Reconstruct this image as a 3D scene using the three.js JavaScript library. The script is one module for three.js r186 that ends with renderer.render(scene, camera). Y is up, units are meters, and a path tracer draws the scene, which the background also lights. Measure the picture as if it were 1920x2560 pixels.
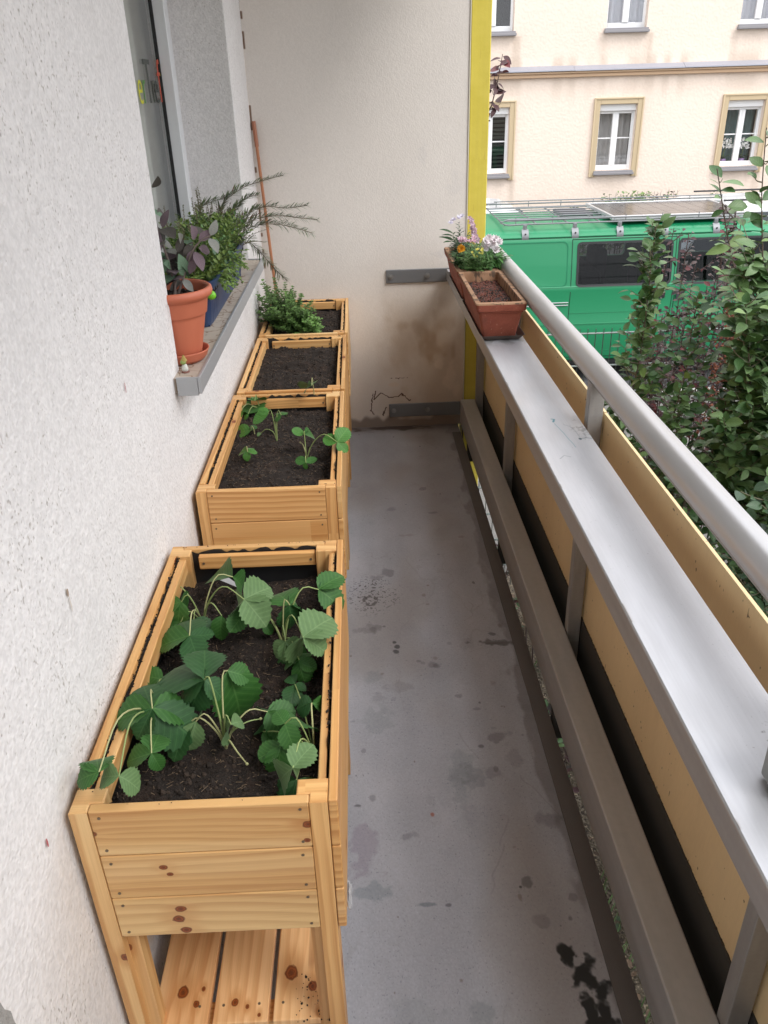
import * as THREE from 'three';
import { RoundedBoxGeometry } from 'three/addons/geometries/RoundedBoxGeometry.js';
import { mergeGeometries, mergeVertices } from 'three/addons/utils/BufferGeometryUtils.js';
import { FontLoader } from 'three/addons/loaders/FontLoader.js';
import { TextGeometry } from 'three/addons/geometries/TextGeometry.js';
import { Brush, Evaluator, SUBTRACTION } from 'three-bvh-csg';

const V3 = THREE.Vector3;
const scene = new THREE.Scene();
// ---------------------------------------------------------------- camera
const camera = new THREE.PerspectiveCamera(64.94, 768 / 1024, 0.05, 400);
{
  const r = new V3(0.99905, -0.02697, 0.03435).normalize(), u = new V3(0.03988, 0.88411, -0.46557);
  const b = new V3().crossVectors(r, u).normalize(); u.crossVectors(b, r).normalize();
  camera.quaternion.setFromRotationMatrix(new THREE.Matrix4().makeBasis(r, u, b));
  camera.position.set(0, 1.728, 0);
}
// ---------------------------------------------------------------- overcast sky, soft sun, exposure
const renderer = new THREE.WebGLRenderer({ antialias: true });
renderer.toneMapping = THREE.LinearToneMapping;
renderer.toneMappingExposure = 2.5;
renderer.shadowMap.enabled = true;
{
  const W = 128, H = 64, d = new Float32Array(W * H * 4);
  for (let j = 0; j < H; j++) for (let i = 0; i < W; i++) {
    const el = ((j + 0.5) / H - 0.5) * Math.PI, s = Math.max(0, Math.sin(el));
    const L = el < 0 ? 0.25 : 0.72 + 0.42 * s, o = (j * W + i) * 4;
    d[o] = L * 0.97; d[o + 1] = L * 0.99; d[o + 2] = L * 1.04; d[o + 3] = 1;
  }
  const t = new THREE.DataTexture(d, W, H, THREE.RGBAFormat, THREE.FloatType);
  t.mapping = THREE.EquirectangularReflectionMapping; t.magFilter = THREE.LinearFilter; t.minFilter = THREE.LinearFilter; t.needsUpdate = true;
  scene.background = t; scene.environment = t;
}
const sun = new THREE.DirectionalLight(new THREE.Color(1, 0.965, 0.92), 0.7);
sun.position.set(9, 14, 3); sun.target.position.set(0, 0, -4); sun.castShadow = true; sun.shadow.radius = 40;
Object.assign(sun.shadow.camera, { left: -20, right: 20, top: 20, bottom: -20, near: 0.5, far: 60 });
sun.shadow.mapSize.set(2048, 2048);
scene.add(sun, sun.target);

// ---------------------------------------------------------------- helpers
function rng(seed) { let a = seed >>> 0; return () => { a = (a + 0x6D2B79F5) | 0; let t = Math.imul(a ^ (a >>> 15), 1 | a); t = (t + Math.imul(t ^ (t >>> 7), 61 | t)) ^ t; return ((t ^ (t >>> 14)) >>> 0) / 4294967296; }; }
function hsh(i, j, s) { let h = Math.imul(i, 374761393) ^ Math.imul(j, 668265263) ^ Math.imul(s, 1274126177); h = Math.imul(h ^ (h >>> 13), 1274126177); return ((h ^ (h >>> 16)) >>> 0) / 4294967296; }
function noi(x, y, s = 0) { const i = Math.floor(x), j = Math.floor(y), a = x - i, b = y - j, u = a * a * (3 - 2 * a), v = b * b * (3 - 2 * b); const p = hsh(i, j, s), q = hsh(i + 1, j, s), r = hsh(i, j + 1, s), t = hsh(i + 1, j + 1, s); return p + (q - p) * u + (r - p + (p - q - r + t) * u) * v; }
function fbm(x, y, s = 0, o = 4) { let t = 0, a = 0.5, n = 0; for (let k = 0; k < o; k++) { t += a * noi(x, y, s + k * 17); n += a; a *= 0.5; x = x * 2.03 + 3.1; y = y * 2.03 + 7.7; } return t / n; }
const clamp = THREE.MathUtils.clamp, lerp = THREE.MathUtils.lerp, sst = THREE.MathUtils.smoothstep;
const names = {};
function numbered(n) { const k = names[n] = (names[n] ?? -1) + 1; return k ? n + '_' + String(k).padStart(3, '0') : n; }
function mesh(name, geo, mat, parent) {
  const m = new THREE.Mesh(Array.isArray(geo) ? M(geo) : geo, mat); m.castShadow = m.receiveShadow = true;
  m.name = parent ? name : numbered(name); (parent ?? scene).add(m); return m;
}
function tag(o, label, category, group, kind) { o.userData.label = label; if (category) o.userData.category = category; if (group) o.userData.group = group; if (kind) o.userData.kind = kind; return o; }
function thing(name, pos, label, category, group) { const g = new THREE.Group(); g.name = numbered(name); g.position.set(...pos); scene.add(g); return tag(g, label, category, group); }
function ground(name, geo, mat) { const m = mesh(name, geo, mat); m.userData.kind = 'structure'; return m; }
function stuff(m) { m.userData.kind = 'stuff'; return m; }
function norm(g) { const n = g.index ? g.toNonIndexed() : g; for (const k of Object.keys(n.attributes)) if (!['position', 'normal', 'uv'].includes(k)) n.deleteAttribute(k); if (!n.attributes.uv) n.setAttribute('uv', new THREE.BufferAttribute(new Float32Array(n.attributes.position.count * 2), 2)); n.morphAttributes = {}; return n; }
function M(list) { return mergeGeometries(list.map(norm)); }
function bx(x0, x1, y0, y1, z0, z1) { const g = new THREE.BoxGeometry(x1 - x0, y1 - y0, z1 - z0); g.translate((x0 + x1) / 2, (y0 + y1) / 2, (z0 + z1) / 2); return g; }
function rbx(x0, x1, y0, y1, z0, z1, r = 0.003, s = 1) { const g = new RoundedBoxGeometry(x1 - x0, y1 - y0, z1 - z0, s, r); g.translate((x0 + x1) / 2, (y0 + y1) / 2, (z0 + z1) / 2); return norm(g); }
function cyl(r0, r1, h, n, x, y, z, axis) { const g = new THREE.CylinderGeometry(r0, r1, h, n); if (axis === 'x') g.rotateZ(Math.PI / 2); if (axis === 'z') g.rotateX(Math.PI / 2); g.translate(x, y, z); return g; }
function tube(pts, r, n = 12, k = 6, closed = false) { return new THREE.TubeGeometry(new THREE.CatmullRomCurve3(pts.map((p) => p.isVector3 ? p : new V3(...p)), closed), n, r, k, closed); }
function taper(pts, r0, r1, n = 10, k = 6) {
  const c = new THREE.CatmullRomCurve3(pts.map((p) => p.isVector3 ? p : new V3(...p))), g = new THREE.TubeGeometry(c, n, 1, k, false), P = g.attributes.position, v = new V3(), q = new V3();
  for (let i = 0; i < P.count; i++) { const t = Math.floor(i / (k + 1)) / n; c.getPointAt(t, q); v.fromBufferAttribute(P, i).sub(q).multiplyScalar(lerp(r0, r1, t)).add(q); P.setXYZ(i, v.x, v.y, v.z); }
  return g;
}
function bar(a, b, r, k = 6) { const A = new V3(...a), B = new V3(...b), d = B.clone().sub(A), g = new THREE.CylinderGeometry(r, r, d.length(), k); g.applyQuaternion(new THREE.Quaternion().setFromUnitVectors(new V3(0, 1, 0), d.normalize())); g.translate((A.x + B.x) / 2, (A.y + B.y) / 2, (A.z + B.z) / 2); return g; }
// uv in metres by the face's main direction; grain: which axis runs along u
function metric(geo, grain = 'z', su = 1, sv = 1, ou = 0, ov = 0) {
  const g = norm(geo), p = g.attributes.position, n = g.attributes.normal, uv = g.attributes.uv, ax = ['x', 'y', 'z'], gi = ax.indexOf(grain);
  for (let i = 0; i < p.count; i += 3) {
    let nx = 0, ny = 0, nz = 0; for (let k = 0; k < 3; k++) { nx += Math.abs(n.getX(i + k)); ny += Math.abs(n.getY(i + k)); nz += Math.abs(n.getZ(i + k)); }
    const d = nx > ny && nx > nz ? 0 : ny > nz ? 1 : 2, rest = [0, 1, 2].filter((a) => a !== d), u = rest.includes(gi) ? gi : rest[0], v = rest.find((a) => a !== u);
    for (let k = 0; k < 3; k++) uv.setXY(i + k, p.getComponent(i + k, u) * su + ou + d * 0.37, p.getComponent(i + k, v) * sv + ov + d * 0.23);
  }
  return g;
}
function inst(name, geo, mat, mats, parent, cols) {
  const m = new THREE.InstancedMesh(geo, mat, mats.length); mats.forEach((q, i) => m.setMatrixAt(i, q)); if (cols) cols.forEach((c, i) => m.setColorAt(i, c));
  m.name = parent ? name : numbered(name); m.castShadow = m.receiveShadow = true; (parent ?? scene).add(m); return stuff(m);
}
const _o = new THREE.Object3D();
function xf(pos, rx, ry, rz, sx, sy = sx, sz = sx) { _o.position.set(...pos); _o.rotation.set(rx, ry, rz, 'YXZ'); _o.scale.set(sx, sy, sz); _o.updateMatrix(); return _o.matrix.clone(); }
function aim(pos, dir, up, s) { // z axis along dir
  const z = dir.clone().normalize(), x = new V3().crossVectors(up, z); if (x.lengthSq() < 1e-6) x.set(1, 0, 0); x.normalize(); const y = new V3().crossVectors(z, x);
  const m = new THREE.Matrix4().makeBasis(x, y, z); m.scale(s); m.setPosition(pos); return m;
}
// ---------------------------------------------------------------- textures
function tex(W, H, f, srgb = true) { // f(u, v, out) in 0..1, v upward
  const d = new Uint8Array(W * H * 4), o = [0, 0, 0];
  for (let j = 0; j < H; j++) for (let i = 0; i < W; i++) { f((i + 0.5) / W, (j + 0.5) / H, o, i, j); const k = (j * W + i) * 4; d[k] = clamp(o[0], 0, 255); d[k + 1] = clamp(o[1], 0, 255); d[k + 2] = clamp(o[2], 0, 255); d[k + 3] = 255; }
  const t = new THREE.DataTexture(d, W, H); t.wrapS = t.wrapT = THREE.RepeatWrapping; t.magFilter = THREE.LinearFilter; t.minFilter = THREE.LinearMipmapLinearFilter; t.generateMipmaps = true;
  if (srgb) t.colorSpace = THREE.SRGBColorSpace; t.needsUpdate = true; return t;
}
function pair(W, H, f) { // colour in o[0..2], height in o[3] -> [map, bump]
  const h = new Float32Array(W * H), q = [0, 0, 0, 0];
  const map = tex(W, H, (u, v, o, i, j) => { f(u, v, q); o[0] = q[0]; o[1] = q[1]; o[2] = q[2]; h[j * W + i] = q[3]; });
  const bump = tex(W, H, (u, v, o, i, j) => { o[0] = o[1] = o[2] = h[j * W + i] * 255; }, false); return [map, bump];
}
const mix3 = (o, c, a) => { o[0] += (c[0] - o[0]) * a; o[1] += (c[1] - o[1]) * a; o[2] += (c[2] - o[2]) * a; };
function mat(color, roughness = 0.7, extra = {}) { const m = new THREE.MeshStandardMaterial({ roughness, ...extra }); if (Array.isArray(color)) m.color.setRGB(...color); else m.color.set(color); return m; }
function phys(color, roughness = 0.7, extra = {}) { const m = new THREE.MeshPhysicalMaterial({ roughness, ...extra }); if (Array.isArray(color)) m.color.setRGB(...color); else m.color.set(color); return m; }
// pine: u along the grain, wm x hm metres; knots [x, y, radius]
function pine(W, H, wm, hm, seed, knots, light = [224, 182, 124], dark = [190, 138, 82], freq = 46) {
  return tex(W, H, (u, v, o) => {
    const x = u * wm, y = v * hm; let yy = y + 0.05 * (noi(x * 1.5, seed * 3.1 + y * 5, seed) - 0.5) + 0.012 * (noi(x * 4.5, y * 9, seed + 2) - 0.5) + 0.002 * noi(x * 16, y * 40, seed + 4), kn = 0, kr = 9;
    for (const [a, b, r] of knots) for (const sh of [0, wm, -wm]) { const dx = (x - a - sh) / 1.25, dy = y - b, d = Math.hypot(dx, dy), q = (d / r) * (0.88 + 0.24 * noi(x * 150 + seed, y * 210, seed + 31)); if (q < 1) { kn = 1; kr = q; } if (Math.abs(dx) < r * 9) yy += Math.sign(dy) * r * 1.15 * Math.exp(-Math.pow(Math.abs(dx) / (r * 2.6), 1.5)) * Math.exp(-Math.abs(dy) / (r * 1.7)); }
    const t = yy * freq + 2.6 * noi(yy * 13, seed, seed + 5), f = t - Math.floor(t), late = sst(f, 0.1, 0.9) * (1 - sst(f, 0.88, 1)) * (0.4 + 0.7 * noi(yy * 30, x * 2, seed + 6));
    const fib = noi(x * 14, y * 900, seed + 9) - 0.5, blot = fbm(x * 3, y * 12, seed + 11, 3) - 0.5;
    for (let c = 0; c < 3; c++) o[c] = lerp(light[c], dark[c], clamp(late * 0.8 + 0.14 + blot * 0.7, 0, 1)) + fib * 12;
    { let hal = 0; for (const [a, b, r] of knots) { const d = Math.hypot((x - a) / 2.2, y - b) / r; hal = Math.max(hal, sst(2.6 - d, 0, 1.8)); } mix3(o, [176, 116, 62], hal * 0.42); }
    { const sp = noi(x * 1.1, y * 90, seed + 21); mix3(o, [122, 78, 42], sst(sp, 0.9, 0.96) * sst(noi(x * 5, y * 30, seed + 22), 0.55, 0.7) * 0.45); mix3(o, [236, 206, 156], sst(noi(x * 0.7, y * 14, seed + 23), 0.6, 0.9) * 0.35); }
    if (kn) { const ring = 0.5 + 0.5 * Math.sin(kr * 16 + noi(x * 300, y * 300, seed) * 3); mix3(o, [150 - 30 * ring, 82 - 24 * ring, 38 - 14 * ring], sst(1 - kr, 0, 0.25)); if (kr > 0.75) mix3(o, [92, 48, 24], 0.45); if (kr < 0.3) mix3(o, [86, 46, 24], 0.6); }
  });
}
// one uneven spot: returns coverage 0..1
function spot(x, y, cx, cy, rx, ry, s, rough = 0.5) { const dx = (x - cx) / rx, dy = (y - cy) / ry, d = Math.hypot(dx, dy); if (d > 1.8) return 0; return sst(1 - d + rough * (fbm(x * 40 + s, y * 40, s, 3) - 0.5) * 2, 0, 0.5); }
function seg(x, y, pts, w) { let m = 9; for (let i = 0; i < pts.length - 1; i++) { const [a, b] = pts[i], [c, d] = pts[i + 1], ex = c - a, ey = d - b, t = clamp(((x - a) * ex + (y - b) * ey) / (ex * ex + ey * ey), 0, 1), q = Math.hypot(x - a - t * ex, y - b - t * ey); if (q < m) m = q; } return 1 - sst(m, w * 0.4, w); }

// ================================================================ THE BALCONY ITSELF
const GY = -1.5;                                             // ground level below the balcony floor
// coarse scraped render: light, with dark grains and small vertical pits
const [plasterMap, plasterBump] = pair(1024, 1024, (u, v, o) => {
  const T = (x, y, s, a, b) => { // tileable value noise
    const X = u * a, Y = v * b, i = Math.floor(X), j = Math.floor(Y), f = X - i, g = Y - j, ff = f * f * (3 - 2 * f), gg = g * g * (3 - 2 * g), h = (p, q) => hsh(((p % a) + a) % a, ((q % b) + b) % b, s);
    return lerp(lerp(h(i, j), h(i + 1, j), ff), lerp(h(i, j + 1), h(i + 1, j + 1), ff), gg); };
  const grain = T(0, 0, 1, 230, 230) * 0.5 + T(0, 0, 2, 120, 100) * 0.3 + T(0, 0, 3, 420, 420) * 0.2;
  const cl = T(0, 0, 4, 7, 5) * 0.6 + T(0, 0, 5, 17, 14) * 0.4, pit = T(0, 0, 6, 330, 190), p2 = T(0, 0, 7, 400, 330);
  const pp = sst(pit + (cl - 0.5) * 0.36, 0.84, 1.0) * sst(p2, 0.3, 0.6), p3 = sst(T(0, 0, 8, 330, 230), 0.93, 0.98) * 0.7;
  const b = 224 + (grain - 0.5) * 30 + (cl - 0.5) * 8;
  o[0] = b + 1; o[1] = b - 2; o[2] = b - 4; mix3(o, [118, 106, 94], clamp(pp * 0.34 + p3 * 0.3, 0, 0.5));
  o[3] = clamp(0.62 + (grain - 0.5) * 0.75 - pp * 0.5 - p3 * 0.2, 0, 1);
});
const plasterM = mat(0xffffff, 0.93, { map: plasterMap, bumpMap: plasterBump, bumpScale: 0.0024 });
const HX = -0.5;                                             // face of the house wall
{
  const wall = thing('house_wall', [HX, 0, -1.5], 'white coarse plastered house wall along the row of planters', 'wall');
  const s = new THREE.Shape(); s.moveTo(-5, GY); s.lineTo(4.33, GY); s.lineTo(4.33, 2.75); s.lineTo(-5, 2.75); s.closePath();
  const h = new THREE.Path(); h.moveTo(2.125, 1.042); h.lineTo(3.775, 1.042); h.lineTo(3.775, 2.42); h.lineTo(2.125, 2.42); h.closePath(); s.holes.push(h);
  const g = new THREE.ExtrudeGeometry(s, { depth: 0.3, bevelEnabled: true, bevelThickness: 0.004, bevelSize: 0.004, bevelOffset: -0.004, bevelSegments: 2 });
  g.translate(0, 0, -0.304); g.rotateY(Math.PI / 2); g.translate(0, 0, 1.5);
  mesh('wall', metric(g, 'z', 1 / 1.15, 1 / 1.15), plasterM, wall);
  // bare grey render at the lower corner near the viewer
  const pr = rng(5), ps = new THREE.Shape(); const N = 40;
  for (let i = 0; i <= N; i++) { const t = i / N, y = 0.8 - t * 0.75, z = 0.655 + (noi(i * 0.7, 1, 3) - 0.5) * 0.012 + Math.pow(t, 1.3) * 0.06 - 0.028 * (1 - t) * (1 - t); i ? ps.lineTo(z, y) : ps.moveTo(z, y); }
  ps.lineTo(0.2, 0.05); ps.lineTo(0.2, 0.8); ps.closePath();
  const pg = new THREE.ExtrudeGeometry(ps, { depth: 0.003, bevelEnabled: false }); pg.rotateY(Math.PI / 2); pg.translate(0, 0, 1.5);
  mesh('bare_patch', metric(pg, 'z', 2, 2), mat([0.33, 0.32, 0.3], 0.95, { bumpMap: plasterBump, bumpScale: 0.003 }), wall).userData.label = 'bare grey render patch at the lower edge';
  // small scuffs and drips
  const dm = mat([0.36, 0.27, 0.2], 0.9), rd = mat([0.45, 0.12, 0.13], 0.9);
  const fleck = (z, y, w, hh, m) => { const q = new THREE.CircleGeometry(1, 9); q.scale(w, hh, 1); q.rotateY(Math.PI / 2); q.translate(0.0025, y, z + 1.5); mesh('scuff', q, m, wall); };
  fleck(-1.118, 1.013, 0.004, 0.008, dm); fleck(-1.119, 0.99, 0.0016, 0.016, mat([0.6, 0.52, 0.44], 0.9)); fleck(-1.62, 1.19, 0.0022, 0.012, rd); fleck(-0.845, 0.75, 0.0025, 0.009, rd);
}
// end wall: smoother painted plaster with damp stains and cracks
{
  const X0 = HX, X1 = 0.553, HT = 2.75;
  const [m1, b1] = pair(768, 2048, (u, v, o) => {
    const x = X0 + u * (X1 - X0), y = v * HT, big = fbm(x * 2.2, y * 1.6, 31, 4) - 0.5, fine = noi(x * 260, y * 260, 33) * 0.6 + noi(x * 120, y * 120, 34) * 0.4;
    const b = 224 + big * 18 + (fine - 0.5) * 9; o[0] = b; o[1] = b - 7; o[2] = b - 15;
    // brown damp stain below the bracket
    const damp = sst(fbm(x * 5, y * 4.2, 41, 4) + 0.4 - Math.hypot((x - 0.42) / 0.36, (y - 0.42) / 0.55) * 0.62, 0.12, 0.7) * sst(0.84 - y, 0, 0.4);
    mix3(o, [168, 140, 110], damp * 0.46); mix3(o, [146, 114, 84], sst(fbm(x * 9, y * 7, 43, 3), 0.55, 0.75) * damp * 0.45);
    mix3(o, [186, 166, 148], sst(0.6 - y, 0, 0.6) * 0.4);  // whole wall gradually browner towards the floor
    for (const [a, c, r, q, s] of [[0.487, 0.29, 0.035, 0.1, 1], [0.455, 0.26, 0.03, 0.05, 2], [0.515, 0.2, 0.03, 0.05, 3], [0.164, 0.25, 0.035, 0.014, 4], [0.42, 0.36, 0.035, 0.04, 8]]) mix3(o, [212, 194, 176], spot(x, y, a, c, r, q, s, 0.4) * 0.7);
    for (const [a, c, r, q, s] of [[0.33, 1.42, 0.03, 0.07, 5], [0.49, 1.3, 0.035, 0.08, 6], [0.43, 0.95, 0.05, 0.03, 7]]) mix3(o, [214, 208, 202], spot(x, y, a, c, r, q, s, 0.9) * 0.5);
    let hgt = 0.5 + (fine - 0.5) * 0.5;
    const jag = (p) => p; const wob = (noi(x * 120, y * 120, 50) - 0.5) * 0.008;
    const cr = Math.max(seg(x + wob, y, [[0.045, 0.2], [0.03, 0.1], [0.05, 0.075]], 0.0035), seg(x + wob, y + wob, [[0.06, 0.215], [0.05, 0.165], [0.09, 0.205], [0.14, 0.175], [0.19, 0.18], [0.205, 0.195], [0.255, 0.155]], 0.004), seg(x, y + wob, [[0.15, 0.288], [0.24, 0.285]], 0.004) * sst(noi(x * 60, 2, 3), 0.35, 0.6), seg(x + wob, y, [[0.1, 0.07], [0.115, 0.115]], 0.006));
    mix3(o, [74, 52, 42], cr * 0.85); hgt -= cr * 0.4;
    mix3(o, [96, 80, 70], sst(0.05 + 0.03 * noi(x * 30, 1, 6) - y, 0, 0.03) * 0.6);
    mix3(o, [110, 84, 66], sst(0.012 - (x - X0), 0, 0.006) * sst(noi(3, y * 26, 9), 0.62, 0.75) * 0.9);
    o[3] = clamp(hgt, 0, 1);
  });
  const w = thing('end_wall', [X0, 0, -4.33], 'beige plastered end wall with brown damp stain behind the last planter', 'wall');
  const g = bx(0, X1 - X0, 0, HT, -0.24, 0), p = g.attributes.position, uv = g.attributes.uv;
  for (let i = 0; i < p.count; i++) uv.setXY(i, p.getX(i) / (X1 - X0), p.getY(i) / HT);
  mesh('wall', g, mat(0xffffff, 0.9, { map: m1, bumpMap: b1, bumpScale: 0.0012 }), w);
  mesh('foundation', bx(0, X1 - X0 - 0.02, GY, -0.001, -0.24, -0.01), mat([0.4, 0.37, 0.33], 0.9), w);
  mesh('edge_profile', rbx(X1 - X0 + 0.001, X1 - X0 + 0.007, 0, HT, -0.02, 0.006, 0.002), mat([0.62, 0.58, 0.45], 0.6), w);
}
// yellow painted pier past the end wall
{
  const y = thing('yellow_pier', [0.607, GY, -4.44], 'tall yellow painted pier at the outer edge of the end wall', 'pier');
  const [ym, yb] = pair(1024, 128, (v, u, o) => { const n = fbm(u * 3, v * 40, 71, 4) - 0.5, s = noi(u * 40, v * 6, 72) - 0.5; o[0] = 214 + n * 14 + s * 5; o[1] = 196 + n * 14 + s * 5; o[2] = 78 + n * 20; const d = sst(noi(u * 200, v * 20, 74), 0.9, 0.97); mix3(o, [170, 140, 56], d * 0.4); o[3] = 0.5 + n * 0.5 + (noi(u * 60, v * 600, 75) - 0.5) * 0.3; });
  const g = rbx(-0.046, 0.05, 0, 4.6, -0.14, 0.1, 0.006, 2), p = g.attributes.position;
  mesh('shaft', metric(g, 'y', 1 / 2.3, 1 / 0.3), mat(0xffffff, 0.62, { map: ym, bumpMap: yb, bumpScale: 0.001 }), y);
  mesh('seam_strip', rbx(-0.049, -0.0465, 0, 4.6, 0.085, 0.103, 0.001), mat([0.1, 0.08, 0.05], 0.8), y);
}
// floor slab of painted concrete
{
  const X0 = HX, X1 = 0.528, Z0 = -4.33, Z1 = -0.25, LX = X1 - X0, LZ = Z1 - Z0, R = rng(77);
  const marks = []; // [x, z, rx, rz, colour, alpha, roughness]
  const dk = [62, 60, 62], bl = [24, 24, 26], br = [92, 74, 62], gn = [84, 98, 98];
  for (const a of [[0.361, -1.812, .035, .03, dk, .55], [0.303, -1.768, .012, .01, bl, .7], [0.415, -2.313, .014, .011, bl, .7], [0.072, -2.239, .011, .012, bl, .6], [0.078, -2.265, .009, .01, bl, .6], [0.068, -2.29, .008, .01, bl, .6], [0.19, -2.161, .02, .02, dk, .5], [0.205, -2.15, .014, .018, dk, .55], [0.16, -2.17, .014, .012, dk, .4], [0.135, -1.526, .007, .008, [150, 78, 58], .8], [-0.062, -1.568, .014, .006, bl, .8], [0.349, -1.306, .014, .02, bl, .6], [0.33, -1.295, .006, .006, bl, .7], [0.45, -1.26, .014, .014, dk, .55], [-0.023, -1.594, .012, .014, dk, .5], [-0.004, -1.895, .06, .08, gn, .28], [0.062, -2.751, .03, .03, dk, .6], [0.02, -2.72, .03, .02, dk, .5], [0.241, -1.696, .04, .1, gn, .33], [0.266, -1.654, .05, .05, [70, 78, 80], .4], [0.22, -1.62, .03, .1, gn, .3], [0.452, -1.487, .05, .03, dk, .4], [0.32, -1.66, .03, .03, dk, .35], [0.07, -1.46, .02, .02, dk, .45], [0.1, -1.26, .03, .007, [60, 76, 82], .7], [0.15, -1.255, .012, .006, bl, .7], [-0.03, -1.3, .05, .035, [66, 86, 92], .4], [-0.045, -1.43, .05, .09, [104, 84, 104], .45], [0.0, -2.38, .03, .03, dk, .5], [-0.03, -2.37, .05, .02, dk, .35], [0.43, -1.205, .01, .012, dk, .5], [0.36, -1.2, .02, .02, dk, .4], [0.39, -1.72, .025, .05, dk, .25], [0.05, -1.0, .07, .05, gn, .18], [0.2, -1.0, .03, .03, gn, .4], [-0.01, -2.1, .04, .04, gn, .3], [0.07, -2.05, .05, .03, [104, 102, 100], .4], [0.0, -2.0, .03, .03, [58, 60, 62], .25], [0.28, -3.25, .03, .012, dk, .5], [0.1, -3.3, .03, .02, dk, .35], [0.15, -3.05, .04, .015, br, .35], [0.38, -2.05, .02, .02, br, .35]]) marks.push(a);
  for (let i = 0; i < 190; i++) { const s = Math.pow(R(), 3) * 0.009 + 0.0015; marks.push([X0 + R() * LX, Z0 + R() * LZ, s * (0.7 + R()), s * (0.7 + R()), R() < 0.5 ? dk : br, 0.25 + R() * 0.35]); }
  for (let i = 0; i < 46; i++) { const s = 0.012 + R() * 0.04; marks.push([X0 + R() * LX, Z0 + R() * LZ, s, s * (0.5 + R() * 1.4), R() < 0.5 ? dk : R() < 0.5 ? gn : [150, 148, 146], 0.06 + R() * 0.1]); }
  const cell = {}; for (const m of marks) for (let i = Math.floor((m[0] - m[2] * 2) * 10); i <= Math.floor((m[0] + m[2] * 2) * 10); i++) for (let j = Math.floor((m[1] - m[3] * 2) * 10); j <= Math.floor((m[1] + m[3] * 2) * 10); j++) (cell[i + '_' + j] ??= []).push(m);
  const wet = (x, z) => Math.max(spot(x, z, 0.403, -1.118, 0.02, 0.024, 91, 0.9), spot(x, z, 0.425, -1.06, 0.035, 0.045, 92, 1.0), spot(x, z, 0.455, -1.035, 0.02, 0.018, 93, 1.2), spot(x, z, 0.42, -1.0, 0.018, 0.04, 94, 1.1), spot(x, z, 0.435, -0.967, 0.045, 0.012, 95, 0.8), spot(x, z, 0.452, -0.99, 0.014, 0.03, 96, 0.9));
  const smear = (x, z) => spot(x, z, 0.43, -2.258, 0.105, 0.024, 97, 0.9) * (0.65 + 0.35 * noi(x * 12, z * 160, 98));
  const [fm, fb] = pair(1024, 2048, (u, v, o) => {
    const x = X0 + u * LX, z = Z1 - v * LZ, big = fbm(x * 2.1, z * 1.3, 61, 4) - 0.5, md = fbm(x * 11, z * 8, 62, 4) - 0.5, fine = noi(x * 300, z * 300, 63) - 0.5, sc = noi(x * 30, z * 3.2, 64) - 0.5;
    const grit = sst(noi(x * 420, z * 420, 59), 0.86, 0.97), lite = sst(noi(x * 380, z * 360, 58), 0.9, 0.98), b = 168 + big * 22 + md * 16 + fine * 11 + sc * 6 - grit * 34 + lite * 16; o[0] = b - 3; o[1] = b - 1; o[2] = b + 7; let hh = 0.5 + fine * 0.3 + md * 0.25;
    mix3(o, [136, 124, 112], sst(fbm(x * 3, z * 1.7, 66, 3), 0.5, 0.75) * 0.3 + sst(-2.6 - z, 0, 1.6) * 0.2); mix3(o, [96, 90, 86], sst(fbm(x * 24, z * 10, 57, 3) + 0.25 - (0.487 - x) * 9, 0.42, 0.7) * 0.4); mix3(o, [104, 98, 92], sst(0.03 - Math.abs(fbm(x * 5 + 2, z * 3, 56, 4) - 0.5), 0.018, 0.03) * sst(fbm(x * 4, z * 4, 55, 2), 0.5, 0.6) * 0.1);  // browner towards the far end: mostly a light effect put into the colour
    for (const m of cell[Math.floor(x * 10) + '_' + Math.floor(z * 10)] ?? []) { const a = spot(x, z, m[0], m[1], m[2], m[3], Math.abs(m[0] * 991 | 0) + 3, 0.75); if (a) mix3(o, m[4], a * m[5] * (m[2] > 0.011 ? 0.5 : 0.85)); }
    const ring = Math.hypot((x + 0.012) / 0.03, (z + 2.557) / 0.036), rg = sst(0.28 - Math.abs(ring - 0.8), 0, 0.15) * sst(noi(x * 90, z * 90, 67), 0.2, 0.5); mix3(o, [66, 62, 62], rg * 0.7);
    const splash = sst(noi(x * 190, z * 190, 68), 0.7, 0.82) * sst(0.14 - Math.hypot(x + 0.0, (z + 2.6) * 0.8), 0, 0.1); mix3(o, [56, 52, 52], splash * 0.75);
    mix3(o, [66, 64, 64], smear(x, z) * 0.72); mix3(o, [17, 18, 18], wet(x, z) * 0.93);
    for (const q of [[[0.34, -2.4], [0.37, -2.47], [0.36, -2.52]], [[0.3, -1.42], [0.33, -1.5]], [[0.31, -1.42], [0.25, -1.28]], [[0.24, -1.83], [0.28, -1.72]], [[0.4, -1.65], [0.49, -1.45]]]) mix3(o, [92, 84, 84], seg(x + (noi(z * 30, 2, 8) - 0.5) * 0.02, z, q, 0.003) * 0.14);
    // patchy soil washed against the end wall; floor evenly darker close to it
    const so = sst(fbm(x * 14, z * 30, 69, 3) + 0.3 - Math.hypot((x - 0.15) / 0.2, (z + 4.31) / 0.045) * 0.4, 0.35, 0.6); mix3(o, [58, 44, 36], so * 0.85); mix3(o, [84, 72, 64], sst(-4.2 - z, 0, 0.13) * 0.55);
    o[3] = clamp(hh, 0, 1);
  });
  const fr = tex(512, 1024, (u, v, o) => { const x = X0 + u * LX, z = Z1 - v * LZ; const r = 0.46 + (fbm(x * 7, z * 6, 81, 4) - 0.5) * 0.5 - wet(x, z) * 0.0 - smear(x, z) * 0.15; o[0] = o[1] = o[2] = r * 255; }, false);
  const g = bx(X0, X1, -0.18, 0, Z0, 5), p = g.attributes.position, uv = g.attributes.uv;
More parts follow.
